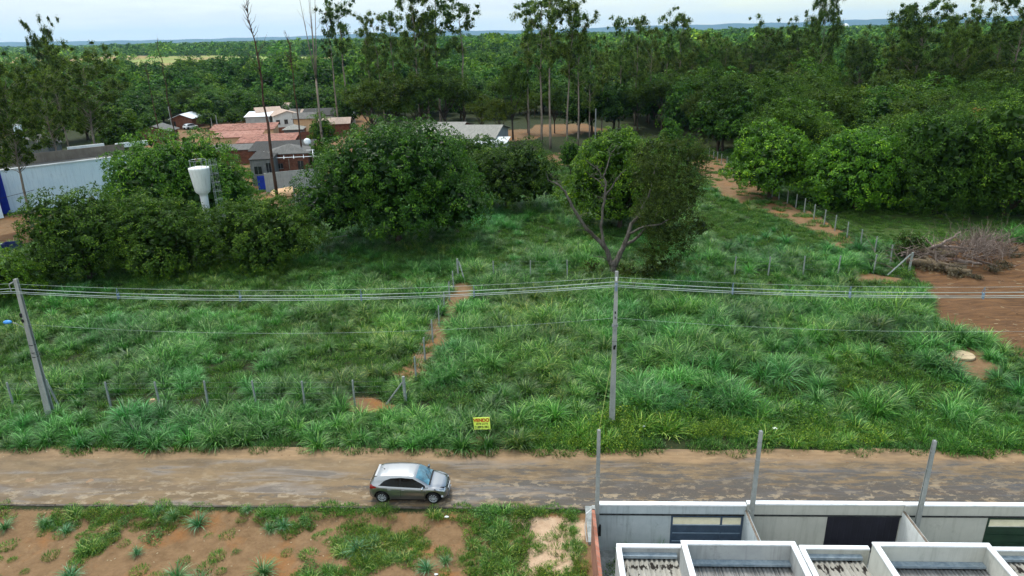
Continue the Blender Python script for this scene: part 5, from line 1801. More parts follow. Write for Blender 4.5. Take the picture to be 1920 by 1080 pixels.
# front walls with gates, one unit each
M['drip'] = mottled('drip_line_dark', (26, 28, 30), (60, 64, 64), 6, .9)
for ui, (xa, xb, ga, gb, zt, mt, lab) in enumerate([(2.22, 8.58, 5.42, 8.5, 2.43, 'pl_blue', 'weathered grey front wall of the left house with white cap'), (8.60, 15.16, 12.05, 15.1, 2.51, 'pl_cream', 'cream front wall of the middle house with white cap'), (15.18, 21.9, 18.72, 21.8, 2.49, 'pl_cream', 'cream front wall of the right house with white cap')]):
    t = thing('garden_wall', lab, 'wall', (0, 0, 0), 0, 'front walls of the row houses')
    w_ = MB()
    gh = 1.9
    w_.b2(xa, 25.0, 0, ga, 25.15, zt)
    w_.b2(ga, 25.0, gh + .02, gb, 25.15, zt)
    w_.b2(gb, 25.0, 0, xb, 25.15, zt)
    w_.build('wall', M[mt], t)
    MB().box((xa + xb) / 2, 25.075, zt + .03, xb - xa, .25, .07, bev=.012).build('wall_cap', M['capwhite'], t)
    MB().b2(xa, 24.955, gh + .03, xb, 24.998, gh + .09).build('drip_ledge', M['drip'], t)
    gt = MB()
    cols = [('gateblue', 'blue grey steel gate with pale slats, left of the three gates'), ('gateblack', 'black ribbed sheet metal gate, middle of the three'), ('gategreen', 'dark green steel gate with pale slats at the right border')][ui]
    g_ = thing('gate', cols[1], 'gate', (0, 0, 0), 0, 'garage gates of the row houses')
    if ui == 1:
        m_ = MB()
        nn_ = 11
        for k_ in range(nn_):
            a = ga + .03 + (gb - ga - .06) * k_ / nn_
            b = ga + .03 + (gb - ga - .06) * (k_ + 1) / nn_
            m_.box((a + b) / 2, 25.04, gh / 2, b - a - .035, .03, gh - .04, bev=.01)
        m_.build('panel', M[cols[0]], g_)
        m_ = MB()
        m_.b2(ga, 25.03, 0, gb, 25.05, gh)
        m_.b2(ga, 24.99, gh - .05, gb, 25.012, gh)
        m_.build('frame', M[cols[0]], g_)
    else:
        f_ = MB()
        for xx in (ga + .04, ga + (gb - ga) * .70, gb - .04):
            f_.b2(xx - .04, 24.98, 0, xx + .04, 25.06, gh)
        f_.b2(ga, 24.985, gh - .07, gb, 25.055, gh - .002)
        r_2 = MB()
        for zz in (gh - .5, gh - .92, gh - 1.35):
            r_2.b2(ga + .081, 24.975, zz, gb - .081, 25.0, zz + .045)
        r_2.build('rail', M['gaterail'] if ui == 0 else M[cols[0]], g_)
        f_.build('frame', M[cols[0]], g_)
        MB().b2(ga + .08, 25.01, .05, gb - .08, 25.03, gh - .5).build('panel', M[cols[0]], g_)
        s_ = MB()
        for k_ in range(6):
            zz = gh - .43 + k_ * .06
            s_.b2(ga + .09, 25.0, zz, gb - .09, 25.02, zz + .035)
        s_.build('slats', M['slat'], g_)
for (xx, mt, lb, cpm) in [(8.52, 'pl_blue', 'low cross wall with dirty top between the left and middle yards', 'mould'), (15.12, 'pl_white', 'low cross wall with dirty top between the middle and right yards', 'mould')]:
    t = thing('yard_wall', lb, 'wall', (0, 0, 0), 0, 'cross walls between the yards')
    MB().b2(xx, 15, 0, xx + .13, 24.99, 2.2).build('wall', M[mt], t)
    MB().b2(xx + .005, 15, 2.203, xx + .1, 24.97, 2.225).build('dirty_top', M['wood'], t)
t = thing('brick_wall', 'long bare red brick side wall between the bare plot and the left house', 'wall', (0, 0, 0))
MB().b2(1.98, 12, -.3, 2.12, 24.85, 2.3).build('wall', M['brick_pink'], t)
MB().b2(2.0, 24.86, -.3, 2.14, 25.1, 2.35).build('end_column', M['concrete'], t)
MB().tube([(1.98, 24.9, 2.3), (1.75, 24.85, 2.1), (1.7, 24.8, 1.4), (1.78, 24.6, .8)], .025, 6).build('hose', M['white'], None, label='pale curved hose hanging over the end of the brick wall', cat='hose')
k = MB()
k.b2(2.13, 14, -.05, 30, 24.99, .03)
k.build('yard_floor', M['concrete'], kind='structure')
for i, (xx, yy, s_, lb) in enumerate([(2.75, 22.6, 1.1, 'green weeds filling the strip between brick wall and left house'), (2.5, 21.7, 1.0, 'lower weeds in the strip beside the brick wall near the bottom border'), (3.1, 23.9, .8, 'weeds at the foot of the weathered wall by the leftmost house post'), (4.9, 24.5, .9, 'thin grass blades rising against the weathered wall left of the blue gate'), (3.4, 24.6, .8, 'thin grass blades on the weathered wall near the leftmost post')]):
    o = link('grass_clump' if i > 2 else 'weed', fg_tuft[i % 3] if i > 2 else fg_weed[i % 3], None, lb, 'grass clump' if i > 2 else 'weed')
    o.location = (xx, yy, .02)
    o.scale = (s_, s_, s_ * (1.4 if i > 2 else 1.6))

# ------------------------------------------------------------------ for-sale sign
M['signy'] = mottled('sign_yellow', (214, 236, 84), (226, 244, 110), 2, .6)
M['red'] = mottled('sign_red', (170, 30, 20), (190, 40, 26), 5, .6)
M['ink'] = mottled('sign_black', (28, 44, 20), (40, 60, 26), 5, .6)
M['signgreen'] = mottled('sign_green', (20, 130, 50), (30, 150, 60), 5, .6)
sb = AT(904, 804.5, 34.3)
t = thing('sale_sign', 'yellow hand painted VENDO sign standing in the grass by the road', 'sign', (sb.x, 34.3, 0), rad(-1))
tilt = rad(-3.2)
sgz = sb.z
MB().box(0, 0, 0, .94, .03, .74, 0, 0).build('board', M['signy'], t)
bd = [o for o in t.children][0]
bd.location = (0, 0, sgz + .37)
bd.rotation_euler = (rad(-6), tilt, 0)
MB().box(-.41, .035, -.2, .04, .03, 1.25).box(.41, .035, -.2, .04, .03, 1.25).build('stake', M['wood'], bd)


def text(s, x, z, size, mat, ex=.0, sx=1.0, bold=.004, shear=0.0):
    cu = bpy.data.curves.new('lettering', 'FONT')
    cu.body = s
    cu.size = size
    cu.align_x = 'CENTER'
    cu.align_y = 'CENTER'
    cu.extrude = .002
    cu.offset = bold
    cu.shear = shear
    cu.materials.append(mat)
    tmp = bpy.data.objects.new('lettering', cu)
    COL.objects.link(tmp)
    bpy.context.view_layer.update()
    me = bpy.data.meshes.new_from_object(tmp.evaluated_get(bpy.context.evaluated_depsgraph_get()))
    bpy.data.objects.remove(tmp)
    o = link('lettering', me, bd)
    o.location = (x, -.0185, z)
    o.rotation_euler = (rad(90), 0, 0)
    o.scale = (sx, 1, 1)
    return o


bpy.context.view_layer.update()
text('VENDO', -.01, .19, .285, M['red'], bold=.012, sx=.92)
text('ESTE LOTE', 0, -.02, .15, M['ink'], bold=.004, sx=.95, shear=.2)
text('99968 1851', .06, -.22, .17, M['ink'], bold=.007, sx=.78)
text('62', -.385, -.17, .09, M['signgreen'], bold=.004)

# ------------------------------------------------------------------ lid, bits of rubbish
p = G(1804, 672)
t = thing('concrete_lid', 'round pale concrete lid lying on bare earth in the field at the right', 'lid', (p.x, p.y, float(hgt(p.x, p.y))))
m_ = MB()
m_.lathe([(.01, .20), (.66, .2), (.72, .185), (.73, .16), (.73, .06)], n=40)
M['lidc'] = mottled('lid_concrete', (168, 148, 116), (186, 168, 136), 3, .85, fine=.2)
m_.build('slab', M['lidc'], t, smooth=False)
MB().lathe([(.01, .21), (.05, .21), (.06, .2)], n=10).build('handle_knob', M['black'], t)
MB().lathe([(.60, -.3), (.68, -.3), (.68, .055), (.60, .055)], n=32).build('shaft_ring', M['concrete'], t)


def rock(name, px, py, s, mat, lb, cat, z=0.0, seed=1):
    p = G(px, py)
    p.z = float(hgt(p.x, p.y)) + z
    rnd = random.Random(seed)
    import bmesh
    bm = bmesh.new()
    bmesh.ops.create_icosphere(bm, subdivisions=2, radius=1)
    for v_ in bm.verts:
        v_.co *= rnd.uniform(.75, 1.15)
        v_.co = Vector((v_.co.x * s[0], v_.co.y * s[1], max(-.2, v_.co.z) * s[2]))
    me = bpy.data.meshes.new(name)
    bm.to_mesh(me)
    bm.free()
    me.materials.append(mat)
    o = link(name, me, None, lb, cat)
    o.location = p
    return o


_r = M['mudstone'] = mottled('mud_stone', (118, 94, 70), (138, 112, 86), 4, .8)
rock('rubble_bag', 289, 762, (.26, .2, .42), M['pl_beige'], 'stained pale sack slumped against the third verge post', 'sack', .15, 2)
_r = rock('litter', 838, 976, (.1, .06, .05), M['white'], 'white scrap of litter among the weeds under the front of the car', 'litter', .35, 3)
_r = rock('litter', 817, 1068, (.09, .06, .04), M['white'], 'white scrap of litter on red earth near the bottom border', 'litter', .02, 4)
_r = rock('litter', 1206, 812, (.09, .08, .06), M['white'], 'white scrap caught in the weeds right of the straight pole', 'litter', .4, 5)
_r = rock('litter', 1451, 815, (.16, .1, .05), M['white'], 'pale litter in the weeds across the road from the middle post', 'litter', .4, 6)
_r = rock('litter', 1885, 394, (.35, .2, .25), M['white'], 'white bag at the far edge of the lawn before the dark wood', 'litter', .1, 7)
_r = rock('flat_stone', 56, 904 - 4, (.3, .2, .015), M['mudstone'], 'flat orange brown stone in the road left of the pale slab', 'stone', 0, 8)
_r = rock('flat_stone', 169, 902, (.33, .25, .02), M['mudstone'], 'pale flat slab lying in the road at the left', 'stone', .0, 9)
_r = rock('flat_stone', 266, 901, (.24, .16, .02), M['mudstone'], 'pale flat stone in the road beside the muddy hole', 'stone', .0, 10)
_r = rock('flat_stone', 1600, 513, (.5, .3, .08), M['lidc'], 'pale slab in the grass near the corner post by the log pile', 'stone', .1, 11)

# ------------------------------------------------------------------ pile of felled trees
p = G(1800, 492)
t = thing('brush_pile', 'heap of felled trunks and dry branches on the dark cleared earth', 'brush pile', (p.x, p.y, float(hgt(p.x, p.y))))
M['log'] = barkmat('log_bark', (74, 64, 52), (122, 108, 86), (54, 46, 38))


def lp(px, py, z=0.):
    q = G(px, py, z) - p
    q.z = z
    return q


for i, (a, b, r0, r1) in enumerate([((1712, 470, .9), (1790, 478, .9), .42, .36), ((1700, 490, .4), (1812, 502, .4), .38, .3), ((1752, 462, 1.5), (1835, 468, 1.2), .2, .1), ((1770, 505, .3), (1822, 512, .3), .34, .28), ((1745, 468, 1.4), (1800, 436, 2.2), .2, .07), ((1725, 480, .6), (1760, 500, .5), .3, .25), ((1790, 488, 1.1), (1840, 496, .5), .22, .12), ((1735, 448, 1.2), (1760, 470, 1.2), .12, .05), ((1810, 480, .8), (1870, 500, .3), .16, .08)]):
    m_ = MB()
    limb(m_, lp(*a), lp(*b), r0, r1, 900 + i, .12, 8, 10)
    m_.build('log', M['log'] if i in (0, 1, 3, 5) else M['barkdead'], t, smooth=True)
m_ = MB()
rnd = random.Random(8)
for i in range(620):
    right = rnd.random() < .7
    cx_, cy_ = (rnd.gauss(1845, 26), rnd.gauss(470, 12)) if right else (rnd.gauss(1760, 40), rnd.gauss(482, 10))
    s_ = lp(cx_, cy_, rnd.uniform(0, 1.4))
    s_.y += rnd.uniform(-.5, 1.5)
    d_ = Vector((rnd.gauss(.3 if right else 0, .8), rnd.gauss(0, .6), rnd.uniform(.05, 1.5 if right else .6)))
    L_ = rnd.uniform(.8, 3.0)
    limb(m_, s_, s_ + d_.normalized() * L_, rnd.uniform(.025, .06), .01, i, .25, 3, 3)
m_.build('dry_twigs', M['barkdead'], t, kind='stuff')
m_ = MB()
# torn turf and roots along the front of the heap
rng = np.random.default_rng(12)
cc = []
for (a, b, r_) in [(1725, 495, .8), (1750, 502, .8), (1780, 508, .8), (1800, 515, .7), (1712, 478, .7), (1765, 480, .6), (1860, 505, .5), (1880, 498, .7), (1905, 480, .8), (1895, 470, .6), (1830, 520, .4)]:
    q = lp(a, b, .15)
    cc.append((q.x, q.y, q.z, r_ * 1.3, r_, r_ * .5))
M['dryturf'] = leafmat('dry_turf', (66, 58, 42), (104, 94, 68), (136, 126, 98))
cm = crown_mesh('torn_turf', M['dryturf'], cc, .3, 30, .22, .25, 1.2, 15, .5, -.3, .3, False, .9, .4)
link('torn_turf', cm, t, kind='stuff')

# clods and straw on the cleared earth: uncountable
x, y = jgrid(28, 62, 40, 72, .55, 33)
ib = inpoly(x, y, P_BROWN)
rng = np.random.default_rng(44)
keep = (ib > .2) & (rng.random(x.shape) < .35 + .3 * (fbm(x, y, 3, 55) > .52))
x, y = x[keep], y[keep]
nn_ = len(x)
import bmesh
cl = []
for i in range(2):
    bm = bmesh.new()
    bmesh.ops.create_icosphere(bm, subdivisions=1, radius=1)
    for v_ in bm.verts:
        v_.co *= random.uniform(.7, 1.2)
    me = bpy.data.meshes.new('clod')
    bm.to_mesh(me)
    bm.free()
    me.materials.append(mottled('clod_earth%d' % i, (96, 70, 50), (128, 96, 68), 3, .95) if i == 0 else mottled('straw', (140, 124, 96), (168, 152, 122), 3, .95))
    cl.append(me)
s_ = rng.uniform(.03, .13, nn_)
vv = (rng.random(nn_) < .35).astype(int)
scl = np.stack([s_ * np.where(vv == 1, 2.2, 1), s_ * np.where(vv == 1, .4, 1), s_ * np.where(vv == 1, .3, .6)], -1)
scatter('earth_clods', np.stack([x, y, hgt(x, y)], -1), scl, np.stack([x * 0, x * 0, rng.normal(-.5, .4, nn_)], -1), np.ones((nn_, 3)), vv, cl)
# pebbles and crumbs on the bare plot and road edge
x, y = jgrid(-34, 1.6, 19, 27.5, .33, 34)
keep = rng.random(x.shape) < .35
x, y = x[keep], y[keep]
x2 = rng.uniform(-45, 40, 500)
y2 = rng.normal(32.6, .5, 500)
x, y = np.concatenate([x, x2]), np.concatenate([y, np.clip(y2, 31.2, 33.2)])
nn_ = len(x)
s_ = rng.uniform(.01, .045, nn_)
scatter('pebbles', np.stack([x, y, np.maximum(hgt(x, y), np.where(y > 28, .01, -9))], -1), np.stack([s_ * 1.3, s_, s_ * .6], -1), np.stack([x * 0, x * 0, rng.uniform(0, 6, nn_)], -1), np.ones((nn_, 3)), (rng.random(nn_) < .3).astype(int), cl)

# ------------------------------------------------------------------ the parked hatchback
def carpaint():
    n = NT('car_paint_silver')
    b = n.bsdf(lin((146, 148, 151)), .3, .5, .92, coat=.7)
    b.inputs['Coat Roughness'].default_value = .06
    return n.m


M['car'] = carpaint()
M['carglass'] = mottled('car_glass', (6, 7, 9), (10, 12, 14), 1, .08, spec=.25)
M['windscreen'] = mottled('car_windscreen', (16, 44, 56), (74, 132, 150), 1.6, .05, spec=1.0)  # mottled teal paints the sky's reflection into the glass colour
M['trim'] = mottled('car_trim', (12, 12, 13), (20, 20, 22), 6, .5)
M['chrome'] = mottled('car_chrome', (200, 203, 206), (220, 222, 224), 6, .15, metal=.9)
M['rim'] = mottled('wheel_alloy', (168, 172, 176), (188, 192, 196), 6, .35, metal=.4)
M['tyre'] = mottled('tyre_rubber', (17, 17, 18), (28, 27, 26), 9, .85)
M['lampclear'] = mottled('headlamp_glass', (176, 186, 196), (206, 212, 218), 8, .1, spec=.8)
M['lampred'] = mottled('tail_lamp_red', (110, 10, 14), (140, 18, 22), 8, .15, spec=.7)
M['platewhite'] = mottled('number_plate', (170, 172, 172), (190, 190, 190), 8, .5)

L0 = 1.95           # half length
WB_R, WB_F = -1.27, 1.27
WR = .315


def curve(xs, ys):
    return lambda x: float(np.interp(x, xs, ys))


top_ = curve([-1.95, -1.90, -1.80, -1.62, -1.35, -1.0, -.5, 0, .35, .55, .75, 1.0, 1.2, 1.45, 1.7, 1.85, 1.95],
             [.62, .98, 1.10, 1.32, 1.415, 1.455, 1.475, 1.465, 1.42, 1.33, 1.21, 1.045, .965, .915, .85, .77, .58])
belt_ = curve([-1.95, -1.85, -1.6, -1.0, 0, .8, 1.1, 1.4, 1.7, 1.85, 1.95], [.60, .92, .985, .955, .91, .875, .88, .85, .79, .70, .54])
half_ = curve([-1.95, -1.9, -1.75, -1.4, -.8, 0, .8, 1.3, 1.6, 1.8, 1.9, 1.95], [.56, .67, .76, .825, .84, .84, .84, .825, .77, .68, .58, .46])
roofw = curve([-1.95, -1.7, -1.3, -.5, .3, .75, 1.05, 1.4, 1.75, 1.95], [.46, .55, .58, .6, .6, .64, .66, .6, .5, .36])


def zbot(x):
    z = .2 + .12 * max(0, abs(x) - 1.6) / .35
    for c in (WB_R, WB_F):
        d = abs(x - c)
        if d < .39:
            z = max(z, .315 + math.sqrt(.39 ** 2 - d * d))
    return z


def ring(x):
    zb, zt, zl, hw, rw = zbot(x), top_(x), belt_(x), half_(x), roofw(x)
    zl = min(zl, zt - .02)
    zm = max(zb + .02, .52)
    zm = min(zm, zl - .04)
    return [(hw * .93, zb), (hw * .985, zb + (zm - zb) * .5), (hw, zm), (hw * .985, zm + (zl - zm) * .55), (hw * .955, zl - .02), (hw * .93, zl),
            (hw * .93 + (rw - hw * .93) * .5, zl + (zt - .05 - zl) * .52), (rw + .02, zt - .06 - .0), (rw - .05, zt - .022), (rw * .62, zt - .006), (0, zt)]


st = sorted(set([round(q, 4) for q in list(np.linspace(-1.95, 1.95, 53)) + [c + .39 * math.cos(a) for c in (WB_R, WB_F) for a in np.linspace(0, math.pi, 13)] + [-1.93, 1.93, -1.9, 1.9]]))
car_rings = [[(x,) + p for p in ring(x)] for x in st]
NP = len(car_rings[0])


def grid_mesh(mb, rows_):
    n_ = len(rows_[0])
    vs = sum([list(r) for r in rows_], [])
    fs = [(i * n_ + j, (i + 1) * n_ + j, (i + 1) * n_ + j + 1, i * n_ + j + 1) for i in range(len(rows_) - 1) for j in range(n_ - 1)]
    mb.add(vs, fs)


pc_ = (G(716, 945) + G(816, 947)) / 2
t = thing('parked_car', 'silver grey hatchback with dark windows standing on the muddy road', 'car', (pc_.x - .02, 28.98, .01), rad(-1.2))
mb = MB()
full = [[(x, y, z) for x, y, z in r] + [(x, -y, z) for x, y, z in r[-2::-1]] for r in car_rings]
grid_mesh(mb, full)
n0 = len(mb.v)
for r_, rev in ((full[0], False), (full[-1], True)):
    k0 = len(mb.v)
    mb.v += r_
    f_ = tuple(range(k0, k0 + len(r_)))
    mb.f.append(f_ if rev else f_[::-1])
# floor pan
mb.b2(-1.7, -.62, .19, 1.7, .62, .3)
for c in (WB_R, WB_F):
    mb.lathe([(.0, -.60), (.385, -.60), (.388, .60), (.0, .60)], cx=c, cy=.315, n=24, axis='y')
body = mb.build('body', M['car'], t, smooth=True)
body.data.materials.append(M['trim'])
for i in range(len(body.data.polygons) - 2 * 24 * 3 - 6, len(body.data.polygons)):
    body.data.polygons[i].material_index = 1


def patch(name, mat, poly_x, v0f, v1f, side, off=.006, parent=t, nu=16, nv=5):
    """glass and trim laid on the body's own curved side, x range and height fraction given"""
    rows_ = []
    for x in np.linspace(poly_x[0], poly_x[1], nu):
        rg = ring(x)
        row = []
        for q in np.linspace(0, 1, nv):
            z = v0f(x) + (v1f(x) - v0f(x)) * q
            zs = [p[1] for p in rg]
            ys = [p[0] for p in rg]
            y = float(np.interp(z, zs, ys))
            row.append((x, side * (y + off), z))
        rows_.append(row)
    m_ = MB()
    grid_mesh(m_, rows_)
    o = m_.build(name, mat, parent, smooth=True)
    return o


for sd_ in (-1, 1):
    b0 = lambda x: belt_(x) + .035
    t1 = lambda x: min(top_(x) - .095, np.interp(x, [-1.35, -1.1, -.8, -.3, .3, .72, .95], [1.02, 1.22, 1.335, 1.375, 1.33, 1.10, .95]))
    patch('rear_door_window', M['carglass'], (-1.33, -.36), b0, t1, sd_)
    patch('front_door_window', M['carglass'], (-.28, .90), b0, t1, sd_, nu=20)
    patch('window_pillar', M['trim'], (-.36, -.28), b0, t1, sd_, .004, nu=3)
    patch('waist_trim', M['trim'], (-1.4, 1.05), lambda x: belt_(x) + .008, lambda x: belt_(x) + .034, sd_, .006, nu=30, nv=2)
    for xs_ in (-.98, .02):
        m_ = MB()
        m_.box(xs_ + .12 if xs_ < -.5 else xs_ - .22, sd_ * .842, .80, .17, .03, .03, bev=.008)
        m_.build('door_handle', M['car'], t)
    # door shut lines
    for xs_ in (-1.02, -.32, .86):
        patch('door_seam', M['trim'], (xs_, xs_ + .012), lambda x: .34 if x > -.9 else .68, lambda x: belt_(x) - .005, sd_, .003, nu=2, nv=8)
    patch('side_sill', M['trim'], (-.82, .82), lambda x: .2, lambda x: .255, sd_, .006, nu=12, nv=2)
    patch('side_crease', M['car'], (-1.2, 1.0), lambda x: .62 + .03 * (x + 1), lambda x: .64 + .03 * (x + 1), sd_, .010, nu=14, nv=2)
    # mirrors
    m_ = MB()
    m_.box(.80, sd_ * .97, 1.0, .12, .2, .13, 0, bev=.035)
    m_.build('wing_mirror', M['chrome'] if sd_ < 0 else M['car'], t, smooth=True)
    MB().box(.82, sd_ * .86, .955, .06, .1, .03).build('mirror_arm', M['trim'], t)
    # headlamps sweep back along the wing
    hl_ = patch('headlight', M['lampclear'], (1.42, 1.90), lambda x: np.interp(x, [1.42, 1.9], [.80, .60]), lambda x: np.interp(x, [1.42, 1.7, 1.9], [.835, .80, .70]), sd_, .008, nu=10, nv=4)
    patch('headlight_bezel', M['trim'], (1.34, 1.93), lambda x: np.interp(x, [1.34, 1.93], [.80, .575]), lambda x: np.interp(x, [1.34, 1.7, 1.93], [.842, .815, .69]), sd_, .004, nu=10, nv=4)
    patch('tail_light', M['lampred'], (-1.93, -1.52), lambda x: np.interp(x, [-1.93, -1.52], [.74, .87]), lambda x: np.interp(x, [-1.93, -1.8, -1.52], [.84, .99, .92]), sd_, .008, nu=10, nv=4)
    m_ = MB()
    m_.lathe([(.0, -.012), (.05, -.01), (.055, .0)], cx=1.72, cy=.42, n=12, axis='y')
    fo_ = m_.build('fog_light', M['lampclear'], t)
    fo_.location = (0, sd_ * .74, 0)
# windscreen and rear screen are set on the roof line
def screen(name, mat, xa, xb, k=1.0, off=.006, par=t):
    rows_ = []
    for x in np.linspace(xa, xb, 12):
        rg = ring(x)
        w_ = (roofw(x) - .035) * k
        row = []
        for q in np.linspace(-1, 1, 9):
            y = q * w_
            z = float(np.interp(-abs(y), [-p[0] for p in rg[5:]], [p[1] for p in rg[5:]]))
            row.append((x + off * .5, y, z + off))
        rows_.append(row)
    m_ = MB()
    grid_mesh(m_, rows_)
    return m_.build(name, mat, par, smooth=True)


screen('windscreen', M['windscreen'], .44, 1.06)
screen('scuttle', M['trim'], 1.06, 1.14, 1.0, .007)
screen('rear_screen', M['carglass'], -1.84, -1.60, .9)
MB().box(-1.56, 0, 1.355, .12, .98, .03, bev=.01).build('spoiler', M['car'], t)
for sd_ in (-.25, .2):
    MB().tube([(1.07, sd_, 1.035), (.84, sd_ + .34, 1.175)], .01, 4).build('wiper', M['trim'], t)
MB().tube([(-1.22, 0, 1.44), (-1.42, 0, 1.56)], [.008, .003], 4).lathe([(.03, 1.435), (.02, 1.455)], cx=-1.22, n=8).build('aerial', M['trim'], t)
m_ = MB()
m_.box(1.93, 0, .50, .05, .66, .22, bev=.02)
m_.box(1.93, 0, .29, .05, .9, .1, bev=.02)
m_.build('grille', M['trim'], t)
MB().box(1.962, 0, .605, .02, .6, .025).box(1.962, 0, .475, .02, .66, .016).box(1.964, 0, .235, .02, .94, .018).build('chrome_bar', M['chrome'], t)
MB().box(1.972, 0, .40, .01, .38, .12).build('number_plate', M['platewhite'], t)
MB().lathe([(.0, .012), (.05, .01), (.058, 0)], n=16).build('badge', M['chrome'], t)
bdg = [o for o in t.children if o.name.startswith('badge')][0]
bdg.location = (1.955, 0, .60)
bdg.rotation_euler = (0, rad(75), 0)
MB().box(-1.95, 0, .80, .01, .38, .12).build('number_plate', M['platewhite'], t)
for c in (WB_R, WB_F):
    for sd_ in (-1, 1):
        ww = MB()
        ww.lathe([(.20, .0), (.29, -.005), (.312, .02), (.316, .06), (.316, .15), (.30, .185), (.20, .19)], n=32, axis='y')
        o = ww.build('wheel', M['tyre'], t, smooth=True)
        o.location = (c, sd_ * .80 + (0.0 if sd_ < 0 else 0), .316)
        if sd_ > 0:
            o.rotation_euler = (0, 0, math.pi)
        rm = MB()
        rm.lathe([(.205, .0), (.212, -.006), (.20, .012), (.18, .03)], n=32, axis='y')
        rm.lathe([(.0, -.004), (.045, -.004), (.05, .02)], n=16, axis='y')
        for k_ in range(10):
            a = 2 * math.pi * k_ / 10
            p0 = (math.cos(a) * .04, .004, math.sin(a) * .04)
            p1 = (math.cos(a) * .20, .004, math.sin(a) * .20)
            rm.tube([p0, p1], [.013, .021], 5)
        rm.build('rim', M['rim'], o, smooth=True)
        MB().lathe([(.0, .045), (.2, .045)], n=24, axis='y').build('brake_disc', M['trim'], o)

# ------------------------------------------------------------------ village
def house(kind, lab, p, w, d, h, rz, wall, roof, rtype='gable', rise=1.0, over=.35, wins=(), doors=(), ridge='x', base=0.0, cat='house', extra=None, winmat='glassdark'):
    """p: ground point at the middle of the front; the house runs d metres back. wins/doors: (side, u, z, width, height)"""
    t = thing(kind, lab, cat, (p[0], p[1], base), rz)
    T = .0
    mb = MB()
    mb.b2(-w / 2, 0, -.2, w / 2, d, h)
    if rtype == 'gable' and ridge == 'x':
        mb.add([(-w / 2, 0, h), (-w / 2, d, h), (-w / 2, d / 2, h + rise * .93), (w / 2, 0, h), (w / 2, d, h), (w / 2, d / 2, h + rise * .93)], [(0, 2, 1), (3, 4, 5)])
    elif rtype == 'gable':
        mb.add([(-w / 2, 0, h), (w / 2, 0, h), (0, 0, h + rise * .93), (-w / 2, d, h), (w / 2, d, h), (0, d, h + rise * .93)], [(0, 1, 2), (3, 5, 4)])
    mb.build('wall', M[wall], t)
    rf = MB()

    def slab(P, th=.09):
        k_ = len(P)
        vs = [(a, b, c) for a, b, c in P] + [(a, b, c - th) for a, b, c in P]
        rf.add(vs, [tuple(range(k_)), tuple(range(2 * k_ - 1, k_ - 1, -1))] + [(i, i + k_, (i + 1) % k_ + k_, (i + 1) % k_) for i in range(k_)])
    o = over
    e = h + .06
    if rtype == 'gable' and ridge == 'x':
        dz = rise / (d / 2) * o
        slab([(-w / 2 - o, -o, e - dz), (w / 2 + o, -o, e - dz), (w / 2 + o, d / 2, e + rise), (-w / 2 - o, d / 2, e + rise)])
        slab([(-w / 2 - o, d / 2 + .002, e + rise), (w / 2 + o, d / 2 + .002, e + rise), (w / 2 + o, d + o, e - dz), (-w / 2 - o, d + o, e - dz)])
    elif rtype == 'gable':
        dz = rise / (w / 2) * o
        slab([(-w / 2 - o, -o, e - dz), (0, -o, e + rise), (0, d + o, e + rise), (-w / 2 - o, d + o, e - dz)])
        slab([(0.002, -o, e + rise), (w / 2 + o, -o, e - dz), (w / 2 + o, d + o, e - dz), (0.002, d + o, e + rise)])
    elif rtype == 'mono':     # falls toward the front
        slab([(-w / 2 - o, -o, e), (w / 2 + o, -o, e), (w / 2 + o, d + o, e + rise), (-w / 2 - o, d + o, e + rise)])
        mb2 = MB()
        mb2.add([(-w / 2 + .01, 0.01, h), (-w / 2 + .01, d - .01, h), (-w / 2 + .01, d - .01, h + rise * .9), (w / 2 - .01, 0.01, h), (w / 2 - .01, d - .01, h), (w / 2 - .01, d - .01, h + rise * .9)], [(0, 2, 1), (3, 4, 5), (1, 2, 5, 4)])
        mb2.build('gable_wall', M[wall], t)
    elif rtype == 'hip':
        c = (0, d / 2, e + rise)
        for a, b in (((-w / 2 - o, -o), (w / 2 + o, -o)), ((w / 2 + o, -o), (w / 2 + o, d + o)), ((w / 2 + o, d + o), (-w / 2 - o, d + o)), ((-w / 2 - o, d + o), (-w / 2 - o, -o))):
            slab([(a[0], a[1], e), (b[0], b[1], e), c])
    elif rtype == 'flat':
        slab([(-w / 2 + .15, .15, h - .25), (w / 2 - .15, .15, h - .25), (w / 2 - .15, d - .15, h - .22), (-w / 2 + .15, d - .15, h - .22)])
        for (a0, b0, a1, b1) in ((-w / 2, 0, w / 2, .16), (-w / 2, d - .16, w / 2, d), (-w / 2, .16, -w / 2 + .16, d - .16), (w / 2 - .16, .16, w / 2, d - .16)):
            rf.b2(a0, b0, h + .003, a1, b1, h + .3)
    rf.build('roof', M[roof], t)

    def hole(nm, s_, u, z, ww, hh):
        m_ = MB()
        if s_ == 'f':
            m_.b2(u - ww / 2, -.035, z, u + ww / 2, .03, z + hh)
        elif s_ == 'r':
            m_.b2(w / 2 - .03, u - ww / 2, z, w / 2 + .035, u + ww / 2, z + hh)
        else:
            m_.b2(-w / 2 - .035, u - ww / 2, z, -w / 2 + .03, u + ww / 2, z + hh)
        q = m_.build(nm, M[winmat], t)
        f_ = MB()
        if s_ == 'f':
            f_.b2(u - ww / 2 - .06, -.06, z - .07, u + ww / 2 + .06, -.001, z - .002)
            f_.b2(u - .02, -.05, z, u + .02, -.037, z + hh)
        elif s_ == 'r':
            f_.b2(w / 2 + .001, u - ww / 2 - .06, z - .07, w / 2 + .06, u + ww / 2 + .06, z - .002)
        if f_.v:
            f_.build('sill' if nm == 'window' else 'step', M['concrete'], q)
    for a in wins:
        hole('window', *a)
    for a in doors:
        hole('door', *a)
    return t


def RZ(a, b):
    """heading of a line between two ground pixels"""
    A, B = G(*a), G(*b)
    return math.atan2(B.y - A.y, B.x - A.x)


